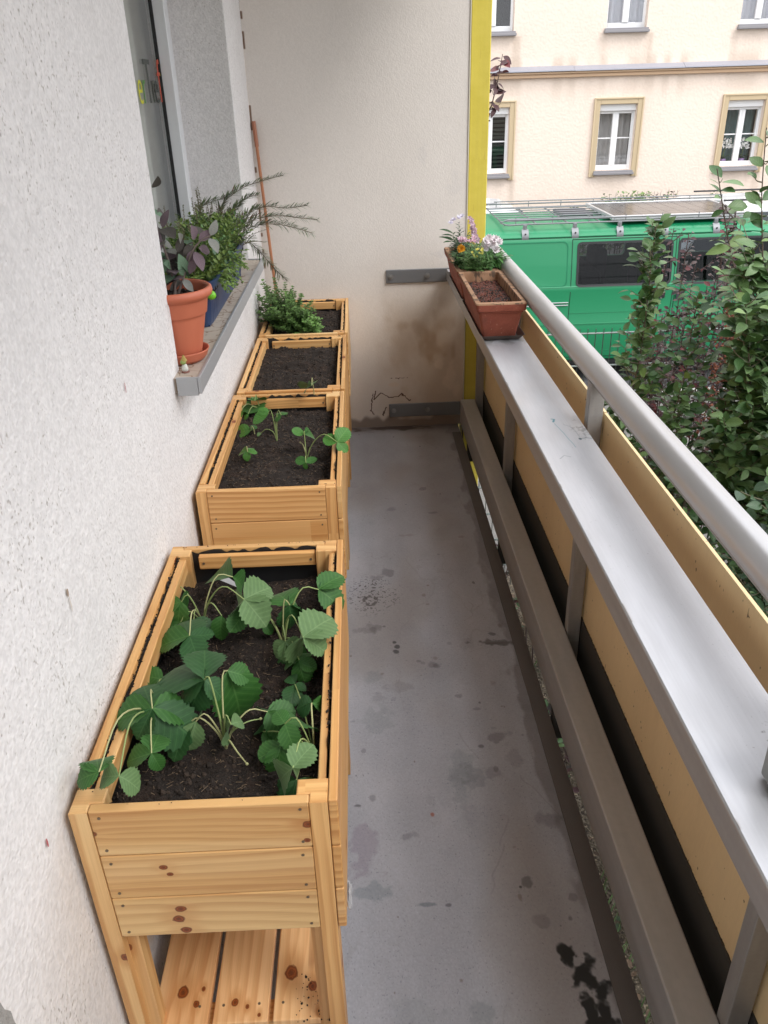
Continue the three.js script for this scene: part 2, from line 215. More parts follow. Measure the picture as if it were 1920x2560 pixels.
  for (let i = 0; i < p.count; i++) uv.setXY(i, (p.getX(i) - X0) / LX, (Z1 - p.getZ(i)) / LZ);
  ground('balcony_floor', g, mat(0xffffff, 1, { map: fm, bumpMap: fb, bumpScale: 0.0006, roughnessMap: fr })).userData.label = 'stained grey painted concrete balcony floor';
  // thin flat strip, darker than the floor, along the open side
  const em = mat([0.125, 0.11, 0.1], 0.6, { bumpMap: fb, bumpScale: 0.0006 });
  const e = ground('floor_edge_strip', bx(0.482, 0.5285, 0.0002, 0.004, -4.2, 5), em); e.userData.label = 'thin dark strip along the outer floor edge';
  ground('balcony_ceiling', bx(X0 - 0.3, 0.66, 2.75, 2.95, -4.57, 5.15), mat([0.5, 0.49, 0.47], 0.9)).userData.label = 'pale underside of the balcony above';
  const bw = ground('rear_wall', bx(X0, 0.55, 0, 2.75, 5, 5.15), plasterM); bw.userData.label = 'plastered wall closing the near end of the balcony';
}
// window in the house wall
{
  const wx = -0.715, z0 = -2.11, z1 = -3.79, y0 = 1.09, y1 = 2.43;
  const w = thing('window', [wx, y0, (z0 + z1) / 2], 'white framed window with closed grey curtain above the sill', 'window');
  const L = (x, y, z) => [x - wx, y - y0, z - (z0 + z1) / 2];
  const at = (g) => { g.translate(...L(0, 0, 0)); return g; };
  const white = mat([0.72, 0.73, 0.74], 0.35);
  const fr = [];
  const fb = (xa, xb, ya, yb, za, zb) => fr.push(at(rbx(xa, xb, ya, yb, za, zb, 0.004)));
  fb(-0.79, -0.72, y0 - 0.05, y1, z1 - 0.02, z1 + 0.055); fb(-0.79, -0.72, y0 - 0.05, y1, z0 - 0.055, z0 + 0.02); fb(-0.79, -0.72, y1 - 0.06, y1 + 0.01, z1 + 0.056, z0 - 0.056); fb(-0.79, -0.72, y0 - 0.05, y0 + 0.03, z1 + 0.056, z0 - 0.056);
  mesh('frame', fr, white, w);
  const sa = []; const sb = (xa, xb, ya, yb, za, zb) => sa.push(at(rbx(xa, xb, ya, yb, za, zb, 0.004, 2)));
  sb(-0.775, -0.712, y0 + 0.032, y1 - 0.062, z1 + 0.058, z1 + 0.13); sb(-0.775, -0.712, y0 + 0.032, y1 - 0.062, z0 - 0.13, z0 - 0.058); sb(-0.775, -0.712, y0 + 0.032, y0 + 0.1, z1 + 0.131, z0 - 0.131); sb(-0.775, -0.712, y1 - 0.13, y1 - 0.062, z1 + 0.131, z0 - 0.131);
  mesh('sash', sa, white, w);
  const ga = []; ga.push(at(bx(-0.768, -0.755, y0 + 0.1, y1 - 0.13, z1 + 0.1305, z1 + 0.136)), at(bx(-0.768, -0.755, y0 + 0.1, y1 - 0.13, z0 - 0.136, z0 - 0.1305)));
  mesh('gasket', ga, mat([0.012, 0.012, 0.013], 0.6), w);
  mesh('pane', at(bx(-0.766, -0.762, y0 + 0.1, y1 - 0.13, z1 + 0.1365, z0 - 0.1365)), phys(0xffffff, 0.06, { transmission: 1, thickness: 0, ior: 1.2 }), w);
  // pleated curtain
  const cg = new THREE.PlaneGeometry(1.98, 1.56, 240, 1); cg.rotateY(Math.PI / 2); const p = cg.attributes.position;
  for (let i = 0; i < p.count; i++) { const z = p.getZ(i); p.setX(i, 0.012 * Math.sin(z * 46 + 2 * noi(z * 6, 1, 4)) + 0.014 * (noi(z * 9, 2, 5) - 0.5) * 2); }
  cg.computeVertexNormals(); cg.translate(-0.84, 1.75, -2.95);
  mesh('curtain', at(cg), phys([0.42, 0.44, 0.39], 0.9, { transmission: 0.05, side: THREE.DoubleSide }), w);
  mesh('room_backing', [bx(-0.96, -0.95, 0.85, 2.65, -4.05, -1.85), bx(-0.949, -0.806, 0.85, 2.65, -4.05, -4.03), bx(-0.949, -0.806, 0.85, 2.65, -1.87, -1.85), bx(-0.949, -0.806, 2.63, 2.65, -4.029, -1.871), bx(-0.949, -0.806, 0.85, 0.87, -4.029, -1.871)].map(at), mat([0.3, 0.29, 0.26], 0.9), w);
  // outer sill: marbled stone slab with a grey metal drip edge
  const sm = tex(512, 1024, (u, v, o) => { const x = u * 0.3, z = v * 1.7, n = fbm(x * 9, z * 9, 101, 4), b = 186 + (n - 0.5) * 36; o[0] = b; o[1] = b - 12; o[2] = b - 26; const q = Math.abs(fbm(x * 10, z * 13, 103, 4) - 0.5), q2 = Math.abs(fbm(x * 22, z * 6, 107, 4) - 0.5); mix3(o, [112, 82, 58], sst(0.022 - q, 0, 0.02) * 0.8); mix3(o, [140, 112, 86], sst(0.016 - q2, 0, 0.016) * 0.6); mix3(o, [176, 172, 168], sst(noi(x * 6, z * 5, 109), 0.45, 0.75) * 0.6); });
  const sl = bx(-0.72, -0.437, 1.03, 1.068, -3.69, -2.045), q = sl.attributes.position, uv = sl.attributes.uv; for (let i = 0; i < q.count; i++) uv.setXY(i, (q.getX(i) + 0.72) / 0.3, (-q.getZ(i) - 2) / 1.7);
  const sill = mesh('sill', at(sl), mat(0xffffff, 0.55, { map: sm }), w);
  mesh('sill_seam', at(bx(-0.7, -0.438, 1.0675, 1.0686, -2.752, -2.747)), mat([0.3, 0.22, 0.16], 0.8), w);
  const met = mat([0.4, 0.41, 0.42], 0.45, { metalness: 0.35 });
  const dr = [rbx(-0.4365, -0.428, 1.027, 1.0735, -3.7, -2.036, 0.002), rbx(-0.492, -0.437, 1.022, 1.0725, -2.0445, -2.037, 0.002), rbx(-0.494, -0.437, 1.03, 1.0725, -3.7, -3.692, 0.002)].map(at);
  mesh('drip_edge', dr, met, w);
}
// paper letters on the glass
{
  const font = await new FontLoader().loadAsync('fonts/droid/droid_sans_regular.typeface.json');
  const t = thing('window_lettering', [-0.7605, 1.70, -3.2], 'coloured paper letters reading er Treff stuck on the window pane', 'lettering');
  const put = (ch, z, size, col) => { const g = new TextGeometry(ch, { font, size, depth: 0.0012, curveSegments: 4, bevelEnabled: false }); g.rotateY(Math.PI / 2); g.translate(0, 0, z + 3.2); const m = mesh('letter', g, mat(col, 0.8), t); };
  put('e', -3.244, 0.1, 0xc8c838); put('r', -3.317, 0.1, 0x5a8a48); put('T', -3.380, 0.145, 0x4c4f4a); put('r', -3.474, 0.1, 0x55584f); put('e', -3.516, 0.1, 0x3e4440); put('f', -3.589, 0.14, 0xb04a34); put('f', -3.642, 0.14, 0xb8b040);
}

// ================================================================ RAILING
{
  const r = thing('balcony_railing', [0.6, 0, -2], 'aluminium balcony railing with tube handrail, broad shelf and ochre infill panels', 'railing');
  const o = (g) => { g.translate(-0.6, 0, 2); return g; };
  const ZA = -4.30, ZB = 5, ZM = -0.2;
  const brush = tex(256, 1024, (u, v, c) => { const n = fbm(u * 5, v * 14, 121, 4) - 0.5, b = 212 + n * 26 + (noi(u * 200, v * 30, 122) - 0.5) * 6; c[0] = b; c[1] = b; c[2] = b + 1; });
  const brushR = tex(256, 1024, (u, v, c) => { c[0] = c[1] = c[2] = 118 + (fbm(u * 7, v * 18, 123, 4) - 0.5) * 90; }, false);
  const alu = mat([0.6, 0.6, 0.61], 1, { metalness: 0.72, map: brush, roughnessMap: brushR });
  const aluDull = mat([0.5, 0.48, 0.45], 0.52, { metalness: 0.45, map: brush });
  // shelf top with scribbles, dirt at the posts
  const shelfMap = tex(256, 2048, (u, v, c) => {
    const x = 0.4537 + u * 0.152, z = -0.5 - v * 2.5, n = fbm(x * 14, z * 5, 131, 5) - 0.5, b = 214 + n * 22 + (noi(x * 400, z * 20, 132) - 0.5) * 5; c[0] = b; c[1] = b; c[2] = b + 1;
    const w = (noi(x * 90, z * 60, 133) - 0.5) * 0.0016;
    mix3(c, [56, 128, 140], Math.max(seg(x + w, z, [[0.5275, -2.135], [0.5345, -2.132], [0.5285, -2.112]], 0.004), seg(x + w, z, [[0.529, -2.1], [0.538, -2.03], [0.548, -1.93]], 0.0018) * 0.45) * 0.7);
    mix3(c, [120, 132, 142], Math.max(seg(x, z, [[0.553, -2.09], [0.566, -2.075], [0.573, -2.045], [0.575, -2.0]], 0.0022) * 0.8, seg(x + w, z, [[0.572, -1.985], [0.59, -1.99], [0.603, -1.985]], 0.005)) * 0.36); mix3(c, [70, 90, 100], spot(x, z, 0.573, -1.985, 0.005, 0.009, 135, 0.4) * 0.8);
    mix3(c, [120, 128, 134], seg(x, z, [[0.49, -1.86], [0.505, -1.88], [0.52, -1.87]], 0.002) * 0.45);
    for (const pz of [-2.1, -0.865, -3.32]) mix3(c, [78, 76, 74], sst(fbm(x * 130, z * 110, 137, 4) + 0.1 - Math.hypot((x - 0.61) / 0.05, (z - pz - 0.05) / 0.08) * 0.4, 0.36, 0.66) * (pz < -1.5 ? 0.3 : 0.8));
    mix3(c, [130, 128, 126], sst(noi(x * 420, z * 380, 138), 0.95, 0.985) * sst(fbm(x * 10, z * 4, 139, 2), 0.54, 0.64) * 0.5); mix3(c, [132, 118, 104], sst(0.006 - (x - 0.4537), 0, 0.004) * sst(noi(4, z * 24, 140), 0.84, 0.92) * 0.5);
    mix3(c, [120, 116, 110], sst(-2.85 - z, 0, 0.12) * sst(fbm(x * 30, z * 22, 141, 3), 0.45, 0.6) * 0.5);
  });
  const shelfM = mat([0.82, 0.825, 0.85], 1, { metalness: 0.5, map: shelfMap, roughnessMap: brushR });
  const st = rbx(0.4555, 0.6065, 0.8745, 0.8795, ZA + 0.0, ZB, 0.001), p = st.attributes.position, uv = st.attributes.uv;
  for (let i = 0; i < p.count; i++) uv.setXY(i, (p.getX(i) - 0.4537) / 0.152, (-0.5 - p.getZ(i)) / 2.5);
  mesh('shelf', o(st), shelfM, r);
  // rounded front lip
  const ls = new THREE.Shape(); ls.moveTo(0.4552, 0.8795); ls.quadraticCurveTo(0.4522, 0.879, 0.452, 0.874); ls.lineTo(0.452, 0.828); ls.lineTo(0.4552, 0.828); ls.closePath();
  const lg = new THREE.ExtrudeGeometry(ls, { depth: ZB - ZA, bevelEnabled: false, curveSegments: 5 }); lg.translate(0, 0, ZA);
  mesh('shelf_lip', metric(o(lg), 'z', 1, 4), mat([0.5, 0.49, 0.48], 0.42, { metalness: 0.5, map: brush }), r);
  // handrail tube
  const hg = new THREE.CylinderGeometry(0.0325, 0.0325, ZB - ZA - 0.16, 40, 1); hg.rotateX(Math.PI / 2); hg.translate(0.64, 1.027, (ZA + ZB) / 2 + 0.08);
  const tubeMap = tex(256, 2048, (u, v, c) => { const n = fbm(u * 6, v * 40, 151, 4) - 0.5, b = 216 + n * 16; c[0] = b; c[1] = b; c[2] = b; mix3(c, [104, 100, 96], sst(noi(u * 50, v * 1100, 152), 0.88, 0.95) * sst(fbm(u * 3, v * 20, 153, 2), 0.54, 0.64) * sst(v, 0.55, 0.9) * 0.7); mix3(c, [180, 90, 96], spot(u, v * 5.9, 0.62, 3.55, 0.02, 0.012, 154, 0.3) * 0.5); });
  const hr = mesh('handrail', o(hg), mat([0.8, 0.8, 0.81], 1, { metalness: 0.75, map: tubeMap, roughnessMap: brushR }), r);
  mesh('end_cap', o(cyl(0.0326, 0.0326, 0.006, 28, 0.64, 1.027, ZA + 0.157, 'z')), mat([0.3, 0.3, 0.3], 0.6), r);
  mesh('handrail_bead', o(rbx(0.628, 0.652, 0.985, 0.9955, ZA + 0.16, ZB, 0.002)), aluDull, r);
  // posts: flat bars between shelf and panels
  for (const z of [-4.262, -3.32, -2.1, -0.865, 0.36, 1.58, 2.8, 4.02]) mesh('post', metric(o(rbx(0.617, 0.659, 0.035, 1.0, z - 0.0175, z + 0.0175, 0.003)), 'y', 2, 4), aluDull, r);
  mesh('shelf_bracket', metric(o(rbx(0.519, 0.6, 0.8845, 0.99, -0.79, -0.74, 0.004)), 'z', 2, 4), mat([0.3, 0.31, 0.3], 0.5, { metalness: 0.3 }), r);
  // lower box beam in front of the posts
  mesh('lower_beam', metric(o(rbx(0.535, 0.6155, 0.03, 0.166, ZA + 0.02, ZB, 0.005, 2)), 'z', 0.6, 3), mat([0.64, 0.63, 0.61], 0.42, { metalness: 0.3, map: brush }), r);
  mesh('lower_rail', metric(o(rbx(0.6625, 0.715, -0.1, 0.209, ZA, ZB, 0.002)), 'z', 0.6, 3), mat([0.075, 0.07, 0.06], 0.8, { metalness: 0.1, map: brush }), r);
  // dirt lying on the lower rail
  const R = rng(9), dm = []; for (let i = 0; i < 420; i++) { const s = 0.001 + R() * R() * 0.0045; dm.push(xf([0.665 + R() * 0.004 - 0.6, 0.2095, ZA + 0.1 + R() * 4 + 2], 0, R() * 6, 0, s, s * 0.5, s * (1 + R() * 2))); }
  inst('dirt', new THREE.IcosahedronGeometry(1, 0), mat([0.05, 0.04, 0.032], 0.95), dm, r);
  // ochre infill panels, butted at the posts
  const pm = tex(1024, 512, (u, v, c) => { const x = u * 1.3, y = v * 0.72, n = fbm(x * 5, y * 3, 161, 4) - 0.5, f = noi(x * 500, y * 60, 162) - 0.5; c[0] = 222 + n * 16 + f * 5; c[1] = 196 + n * 16 + f * 5; c[2] = 150 + n * 14 + f * 4; const run = sst(noi(x * 46, y * 0.8, 163), 0.7, 0.9) * sst(y, 0.3, 0.72); mix3(c, [150, 122, 84], run * 0.5); mix3(c, [90, 70, 48], Math.max(spot(x, y, 0.11, 0.62, 0.012, 0.1, 164, 0.8), spot(x, y, 1.2, 0.6, 0.012, 0.12, 165, 0.8)) * 0.4); mix3(c, [62, 48, 34], sst(noi(x * 120, y * 70, 166), 0.955, 0.975) * 0.8); mix3(c, [196, 168, 116], sst(y, 0.6, 0.72) * 0.4); });
  const pM = mat(0xffffff, 0.5, { map: pm });
  let k = 0; for (const [a, b] of [[-4.338, -3.322], [-3.318, -2.102], [-2.098, -0.867], [-0.863, 0.358], [0.362, 1.578], [1.582, 2.798], [2.802, 4.018], [4.022, 4.98]]) { const g = o(rbx(0.667, 0.6755, 0.1, 0.908 - (k === 2 ? 0.002 : 0), a, b, 0.0012)); mesh('panel', metric(g, 'z', 1 / 1.3, 1 / 0.72, 0.13 * k++, 0.02), pM, r); }
  // steel plates bolted to the end wall, and stays to the slab edge
  const steel = mat([0.2, 0.205, 0.21], 0.55, { metalness: 0.5 }), bolt = mat([0.32, 0.32, 0.31], 0.4, { metalness: 0.8 });
  const plate = (x0, x1, y0, y1) => { const b = mesh('wall_plate', o(rbx(x0, x1, y0, y1, -4.329, -4.319, 0.004, 2)), steel, r); for (const x of [x0 + 0.026, x0 + 0.218]) mesh('bolt', [o(cyl(0.014, 0.014, 0.003, 18, x, (y0 + y1) / 2, -4.3175, 'z')), o(cyl(0.0085, 0.0085, 0.008, 6, x, (y0 + y1) / 2, -4.313, 'z')), o(cyl(0.005, 0.004, 0.01, 10, x, (y0 + y1) / 2, -4.307, 'z'))], bolt, b); };
  plate(0.135, 0.62, 0.811, 0.881); plate(0.135, 0.56, 0.06, 0.138);
  for (const z of [-3.95, -2.9, -1.87]) mesh('stay', o(bx(0.5345, 0.5745, -0.06, 0.0295, z - 0.02, z + 0.02)), mat([0.06, 0.06, 0.06], 0.7, { metalness: 0.4 }), r);
}

// ================================================================ RAISED WOODEN PLANTERS
const WOODS = [pine(1024, 256, 1.1, 0.25, 11, [[0.2, 0.07, 0.009], [0.83, 0.17, 0.011]]), pine(1024, 256, 1.1, 0.25, 23, [[0.6, 0.2, 0.008]], [228, 188, 130], [198, 146, 90], 38), pine(1024, 256, 1.1, 0.25, 37, [[0.33, 0.15, 0.01], [0.95, 0.05, 0.007]], [222, 178, 120], [186, 132, 78], 52)];
const woodM = [[1, 1, 1], [1, 0.93, 0.84], [0.9, 0.86, 0.8], [1, 0.97, 0.93], [0.95, 0.88, 0.78]].flatMap((c, k) => WOODS.map((m, i) => mat(c, 0.38 + 0.05 * ((k + i) % 3), { map: m })));
const soilPair = pair(512, 512, (u, v, o) => { const n = fbm(u * 26, v * 26, 181, 4), f = noi(u * 210, v * 210, 182), b = 11 + (n - 0.5) * 22 + f * 17; o[0] = b + 14; o[1] = b + 5; o[2] = b - 1; mix3(o, [120, 96, 70], sst(noi(u * 330, v * 120, 183), 0.93, 0.97) * 0.7); mix3(o, [58, 42, 32], sst(fbm(u * 9, v * 9, 184, 3), 0.5, 0.7) * 0.5); o[3] = n * 0.6 + f * 0.4; });
const soilM = mat(0xffffff, 0.95, { map: soilPair[0], bumpMap: soilPair[1], bumpScale: 0.006 });
const crumbM = [mat([0.022, 0.015, 0.011], 0.95), mat([0.045, 0.03, 0.021], 0.95)], fibreM = mat([0.2, 0.14, 0.09], 0.9), linerM = mat([0.012, 0.012, 0.013], 0.6, { side: THREE.DoubleSide });
const screwM = mat([0.2, 0.15, 0.1], 0.5, { metalness: 0.6 });
const crumbG = new THREE.IcosahedronGeometry(1, 0);
{ const p = crumbG.attributes.position; for (let i = 0; i < p.count; i++) { const k = 0.75 + 0.5 * hsh(Math.round(p.getX(i) * 50), Math.round(p.getY(i) * 50 + p.getZ(i) * 131), 4); p.setXYZ(i, p.getX(i) * k, p.getY(i) * k * 0.8, p.getZ(i) * k); } crumbG.computeVertexNormals(); }
function soil(parent, hx, hz, yf, seed, crumbs, mt = soilM) {
  const nx = 44, nz = Math.round(44 * hz / hx), g = new THREE.PlaneGeometry(hx * 2, hz * 2, nx, nz); g.rotateX(-Math.PI / 2); const p = g.attributes.position, uv = g.attributes.uv;
  for (let i = 0; i < p.count; i++) { const x = p.getX(i), z = p.getZ(i); p.setY(i, yf(x, z)); uv.setXY(i, x * 2.6 + seed * 0.3, z * 2.6); }
  g.computeVertexNormals(); const s = mesh('soil', g, mt, parent), R = rng(seed * 7 + 1), a = [[], []], f = [];
  for (let i = 0; i < crumbs; i++) { const x = (R() * 2 - 1) * hx * 0.98, z = (R() * 2 - 1) * hz * 0.98, q = 0.0012 + R() * R() * R() * 0.009; a[R() < 0.65 ? 0 : 1].push(xf([x, yf(x, z) + q * 0.2, z], R() * 6, R() * 6, R() * 6, q)); }
  for (let i = 0; i < crumbs * 0.16; i++) { const x = (R() * 2 - 1) * hx * 0.95, z = (R() * 2 - 1) * hz * 0.95, l = 0.004 + R() * R() * 0.016; f.push(xf([x, yf(x, z) + 0.0015, z], (R() - 0.5) * 0.7, R() * 6, 0, 0.0006 + R() * 0.0005, 0.0005, l)); }
  inst('soil_crumbs', crumbG, crumbM[0], a[0], s); inst('soil_crumbs', crumbG, crumbM[1], a[1], s); inst('soil_fibres', new THREE.BoxGeometry(1, 1, 1), fibreM, f, s); return s;
}
let wk = 0;
function plank(name, x0, x1, y0, y1, z0, z1, grain, parent, m, r = 0.003) { const s = wk++; const g = metric(rbx(x0, x1, y0, y1, z0, z1, r), grain, 1 / 1.1, 1 / 0.25, hsh(s, 1, 7), hsh(s, 2, 7)); return mesh(name, g, m ?? woodM[Math.floor(hsh(s, 3, 7) * woodM.length)], parent); }
function fitUV(m, ax, a0, a1, y0, y1) { const p = m.geometry.attributes.position, uv = m.geometry.attributes.uv; for (let i = 0; i < p.count; i++) uv.setXY(i, (p.getComponent(i, ax) - a0) / (a1 - a0), (p.getY(i) - y0) / (y1 - y0)); }
function planter(x0, x1, zf, zb, label, soilY, seed, crumbs, hero) {
  const cx = (x0 + x1) / 2, cz = (zf + zb) / 2, hx = (x1 - x0) / 2, hz = (zf - zb) / 2, H = 0.745, t = 0.016, R = rng(seed);
  const g = thing('raised_planter', [cx, 0, cz], label, 'planter', 'raised wooden planters along the house wall');
  const ys = [[0.642, H], [0.5385, 0.6405], [0.438, 0.537]];
  // legs with a rebate that takes the end boards
  for (const sx of [-1, 1]) for (const sz of [-1, 1]) {
    const s = new THREE.Shape(), ax = sx < 0 ? hx : hx - t; s.moveTo(ax, hz); s.lineTo(ax, hz - 0.05); s.lineTo(ax - 0.05, hz - 0.05); s.lineTo(ax - 0.05, hz - 0.0185); s.lineTo(ax - 0.029, hz - 0.0185); s.lineTo(ax - 0.029, hz); s.closePath();
    const q = new THREE.ExtrudeGeometry(s, { depth: H - 0.002 - 0.004, bevelEnabled: true, bevelThickness: 0.002, bevelSize: 0.002, bevelOffset: -0.002, bevelSegments: 1 }); q.rotateX(-Math.PI / 2); // shape y -> -z
    q.translate(0, 0.002, 0); if (sx < 0) { q.scale(-1, 1, 1); } if (sz > 0) q.scale(1, 1, -1); if ((sx < 0) !== (sz > 0)) { const nn = q.index ? q.toNonIndexed() : q, pa = nn.attributes.position; for (let i = 0; i < pa.count; i += 3) for (const at of Object.values(nn.attributes)) for (let c = 0; c < at.itemSize; c++) { const tmp = at.getComponent(i + 1, c); at.setComponent(i + 1, c, at.getComponent(i + 2, c)); at.setComponent(i + 2, c, tmp); } nn.computeVertexNormals(); mesh('leg', metric(nn, 'y', 1 / 1.1, 1 / 0.25, R(), R()), woodM[hero && sz > 0 ? 3 : wk++ % 15], g); continue; }
    q.computeVertexNormals(); mesh('leg', metric(q, 'y', 1 / 1.1, 1 / 0.25, R(), R()), woodM[wk++ % 15], g);
  }
  for (let i = 0; i < 3; i++) {
    const [a, b] = ys[i];
    plank('board', hx - t + 0.0008, hx, a, b, -hz, hz, 'z', g); plank('board', -hx + 0.001, -hx + 0.019, a, b, -hz + 0.0505, hz - 0.0505, 'z', g);
    const fx = hx - t - 0.0295, fl = -hx + 0.0295;
    const f = plank('board', fl, fx, a, b - (i ? 0 : 0.002), hz - 0.018, hz - 0.0004, 'x', g, hero?.[i]); if (hero) fitUV(f, 0, fl, fx, a, b);
    for (const sx of [-1, 1]) for (const yy of [a + 0.014, b - 0.016]) mesh('screw', cyl(0.0027, 0.0027, 0.0016, 8, sx > 0 ? fx - 0.014 - R() * 0.004 : fl + 0.014 + R() * 0.004, yy, hz, 'z'), screwM, f);
    plank('board', fl, fx, a, b - (i ? 0 : 0.002), -hz + 0.0004, -hz + 0.018, 'x', g);
  }
  // inner battens that hold the liner
  const LX = -hx + 0.0215;
  plank('batten', hx - t - 0.018, hx - t - 0.004, 0.695, 0.737, -hz + 0.051, hz - 0.051, 'z', g); plank('batten', LX + 0.002, LX + 0.02, 0.695, 0.736, -hz + 0.051, hz - 0.051, 'z', g);
  const bb = plank('batten', -hx + t + 0.052, hx - t - 0.052, 0.698, 0.734, -hz + 0.025, -hz + 0.042, 'x', g);
  for (const sx of [-1, 1]) mesh('screw', cyl(0.0034, 0.0034, 0.002, 8, sx * hx * 0.62, 0.716, -hz + 0.043, 'z'), screwM, bb);
  // black liner folded over the inside, with a ragged top edge
  const LN = 60, lp = [], li = []; const per = [[LX, hz - 0.0205], [hx - t - 0.002, hz - 0.0205], [hx - t - 0.002, -hz + 0.0215], [LX, -hz + 0.0215]];
  let vc = 0; for (let e = 0; e < 4; e++) { const A = per[e], B = per[(e + 1) % 4]; for (let i = 0; i <= LN; i++) { const q = i / LN, x = lerp(A[0], B[0], q), z = lerp(A[1], B[1], q); lp.push(x, 0.44, z, x, 0.741 + (noi(i * 0.45, e * 7 + seed, 6) - 0.62) * 0.016, z); if (i < LN) li.push(vc, vc + 2, vc + 1, vc + 1, vc + 2, vc + 3); vc += 2; } }
  const lg = new THREE.BufferGeometry(); lg.setAttribute('position', new THREE.Float32BufferAttribute(lp, 3)); lg.setIndex(li); lg.computeVertexNormals(); mesh('liner', lg, linerM, g);
  mesh('bottom', bx(-hx + t + 0.05, hx - t - 0.05, 0.44, 0.452, -hz + 0.02, hz - 0.02), woodM[1], g);
  soil(g, hx - t - 0.005, hz - 0.022, (x, z) => soilY + (fbm(x * 9 + seed, z * 9, seed, 4) - 0.5) * 0.045 + (fbm(x * 40, z * 40, seed + 3, 3) - 0.5) * 0.016 - 0.012 * sst(Math.max(Math.abs(x) / hx, Math.abs(z) / hz), 0.8, 1), seed, crumbs);
  // soil spilled in the joints of the rim
  const sp = []; for (let i = 0; i < 260; i++) { const s = R() < 0.7 ? -1 : 1, q = 0.0012 + R() * R() * 0.0035, z = (noi(i * 0.11, seed, 9) * 2 - 1) * hz * 0.95; sp.push(xf([s > 0 ? hx - t - 0.001 - R() * 0.006 : LX - 0.002 + R() * 0.007, 0.736 + R() * 0.006, z], R() * 6, R() * 6, 0, q, q * 0.6, q * 1.4)); } for (let i = 0; i < 26; i++) { const q = 0.0008 + R() * R() * 0.002; sp.push(xf([(R() * 2 - 1) * hx * 0.9, H + 0.0003, (R() < 0.12 ? 1 : -1) * (hz - 0.008 - R() * 0.004)], R() * 6, R() * 6, 0, q, q * 0.5, q)); }
  inst('spilled_soil', crumbG, crumbM[0], sp, g);
  // lower shelf of three slats on two cross battens
  for (const s of [-1, 1]) plank('cross_batten', -hx + t + 0.051, hx - t - 0.03, 0.1, 0.1195, s > 0 ? hz - 0.075 : -hz + 0.03, s > 0 ? hz - 0.03 : -hz + 0.075, 'x', g);
  for (let i = 0; i < 3; i++) { const w = 0.108, a = -hx + 0.027 + i * (w + 0.009); const q = plank('slat', a, Math.min(a + w, hx - t - 0.031), 0.12, 0.138, -hz + 0.02, hz - 0.02, 'z', g, hero?.[3 + i]); if (hero) { const p = q.geometry.attributes.position, uv = q.geometry.attributes.uv; for (let k = 0; k < p.count; k++) uv.setXY(k, (hz - p.getZ(k)) / 0.8, (p.getX(k) - a) / w); } for (const dx of [0.018, 0.088]) mesh('screw', cyl(0.0028, 0.0028, 0.0014, 8, a + dx, 0.138, hz - 0.055, 'y'), screwM, q); }
  return g;
}
const heroM = [
  pine(768, 224, 0.35, 0.103, 51, [[0.346, 0.052, 0.008], [0.342, 0.016, 0.005]], [216, 174, 116], [182, 130, 76], 40), pine(768, 224, 0.35, 0.103, 53, [[0.1, 0.072, 0.006], [0.108, 0.055, 0.0045]], [212, 168, 110], [182, 130, 78], 30), pine(768, 224, 0.35, 0.1, 57, [[0.113, 0.068, 0.008], [0.106, 0.042, 0.009], [0.115, 0.012, 0.008]], [218, 178, 118], [186, 136, 82], 44),
  pine(1024, 160, 0.8, 0.108, 61, [[0.085, 0.05, 0.011], [0.06, 0.08, 0.006], [0.09, 0.09, 0.004], [0.5, 0.03, 0.01]], [230, 184, 134], [206, 150, 98], 44), pine(1024, 160, 0.8, 0.108, 63, [[0.06, 0.04, 0.007], [0.05, 0.065, 0.004], [0.033, 0.09, 0.0035], [0.4, 0.06, 0.01]], [232, 188, 138], [208, 154, 102], 38), pine(1024, 160, 0.8, 0.108, 67, [[0.115, 0.03, 0.013], [0.085, 0.075, 0.009], [0.5, 0.06, 0.01]], [232, 188, 136], [206, 150, 98], 48)].map((m) => mat(0xffffff, 0.42, { map: m }));
const bed1 = planter(-0.488, -0.068, -0.905, -1.73, 'nearest raised wooden planter, filled with large leafy strawberry plants', 0.655, 3, 4200, heroM);
const bed2 = planter(-0.484, -0.076, -2.03, -2.835, 'second raised wooden planter with sparse strawberry seedlings', 0.688, 5, 3400);
const bed3 = planter(-0.475, -0.074, -2.86, -3.6, 'raised wooden planter holding only bare dark soil, third along the wall', 0.704, 8, 2600);
const bed4 = planter(-0.474, -0.068, -3.635, -4.32, 'farthest raised wooden planter with parsley growing in its left half', 0.7, 13, 1800);
// soil crumbs dropped on the lower shelf of the first planter
{ const R = rng(99), a = []; for (let i = 0; i < 90; i++) { const q = 0.0008 + R() * R() * 0.003; a.push(xf([-0.19 + R() * 0.1 + 0.2825, 0.1385, -1.02 + R() * 0.1 + 1.3175], R() * 6, R() * 6, 0, q)); } inst('spilled_soil', crumbG, crumbM[0], a, bed1); }
// white plastic tag in the soil of the first planter
{ const t = thing('plant_tag', [-0.345, 0.668, -1.655], 'white pointed plastic plant tag in the back corner of the nearest planter', 'plant tag'); const s = new THREE.Shape(); s.moveTo(-0.028, 0.018); s.lineTo(0.024, -0.006); s.lineTo(0.026, -0.001); s.lineTo(-0.012, 0.028); s.closePath(); const g = new THREE.ExtrudeGeometry(s, { depth: 0.001, bevelEnabled: false }); g.rotateX(-0.5); mesh('tag', g, mat([0.6, 0.6, 0.62], 0.4), t); }
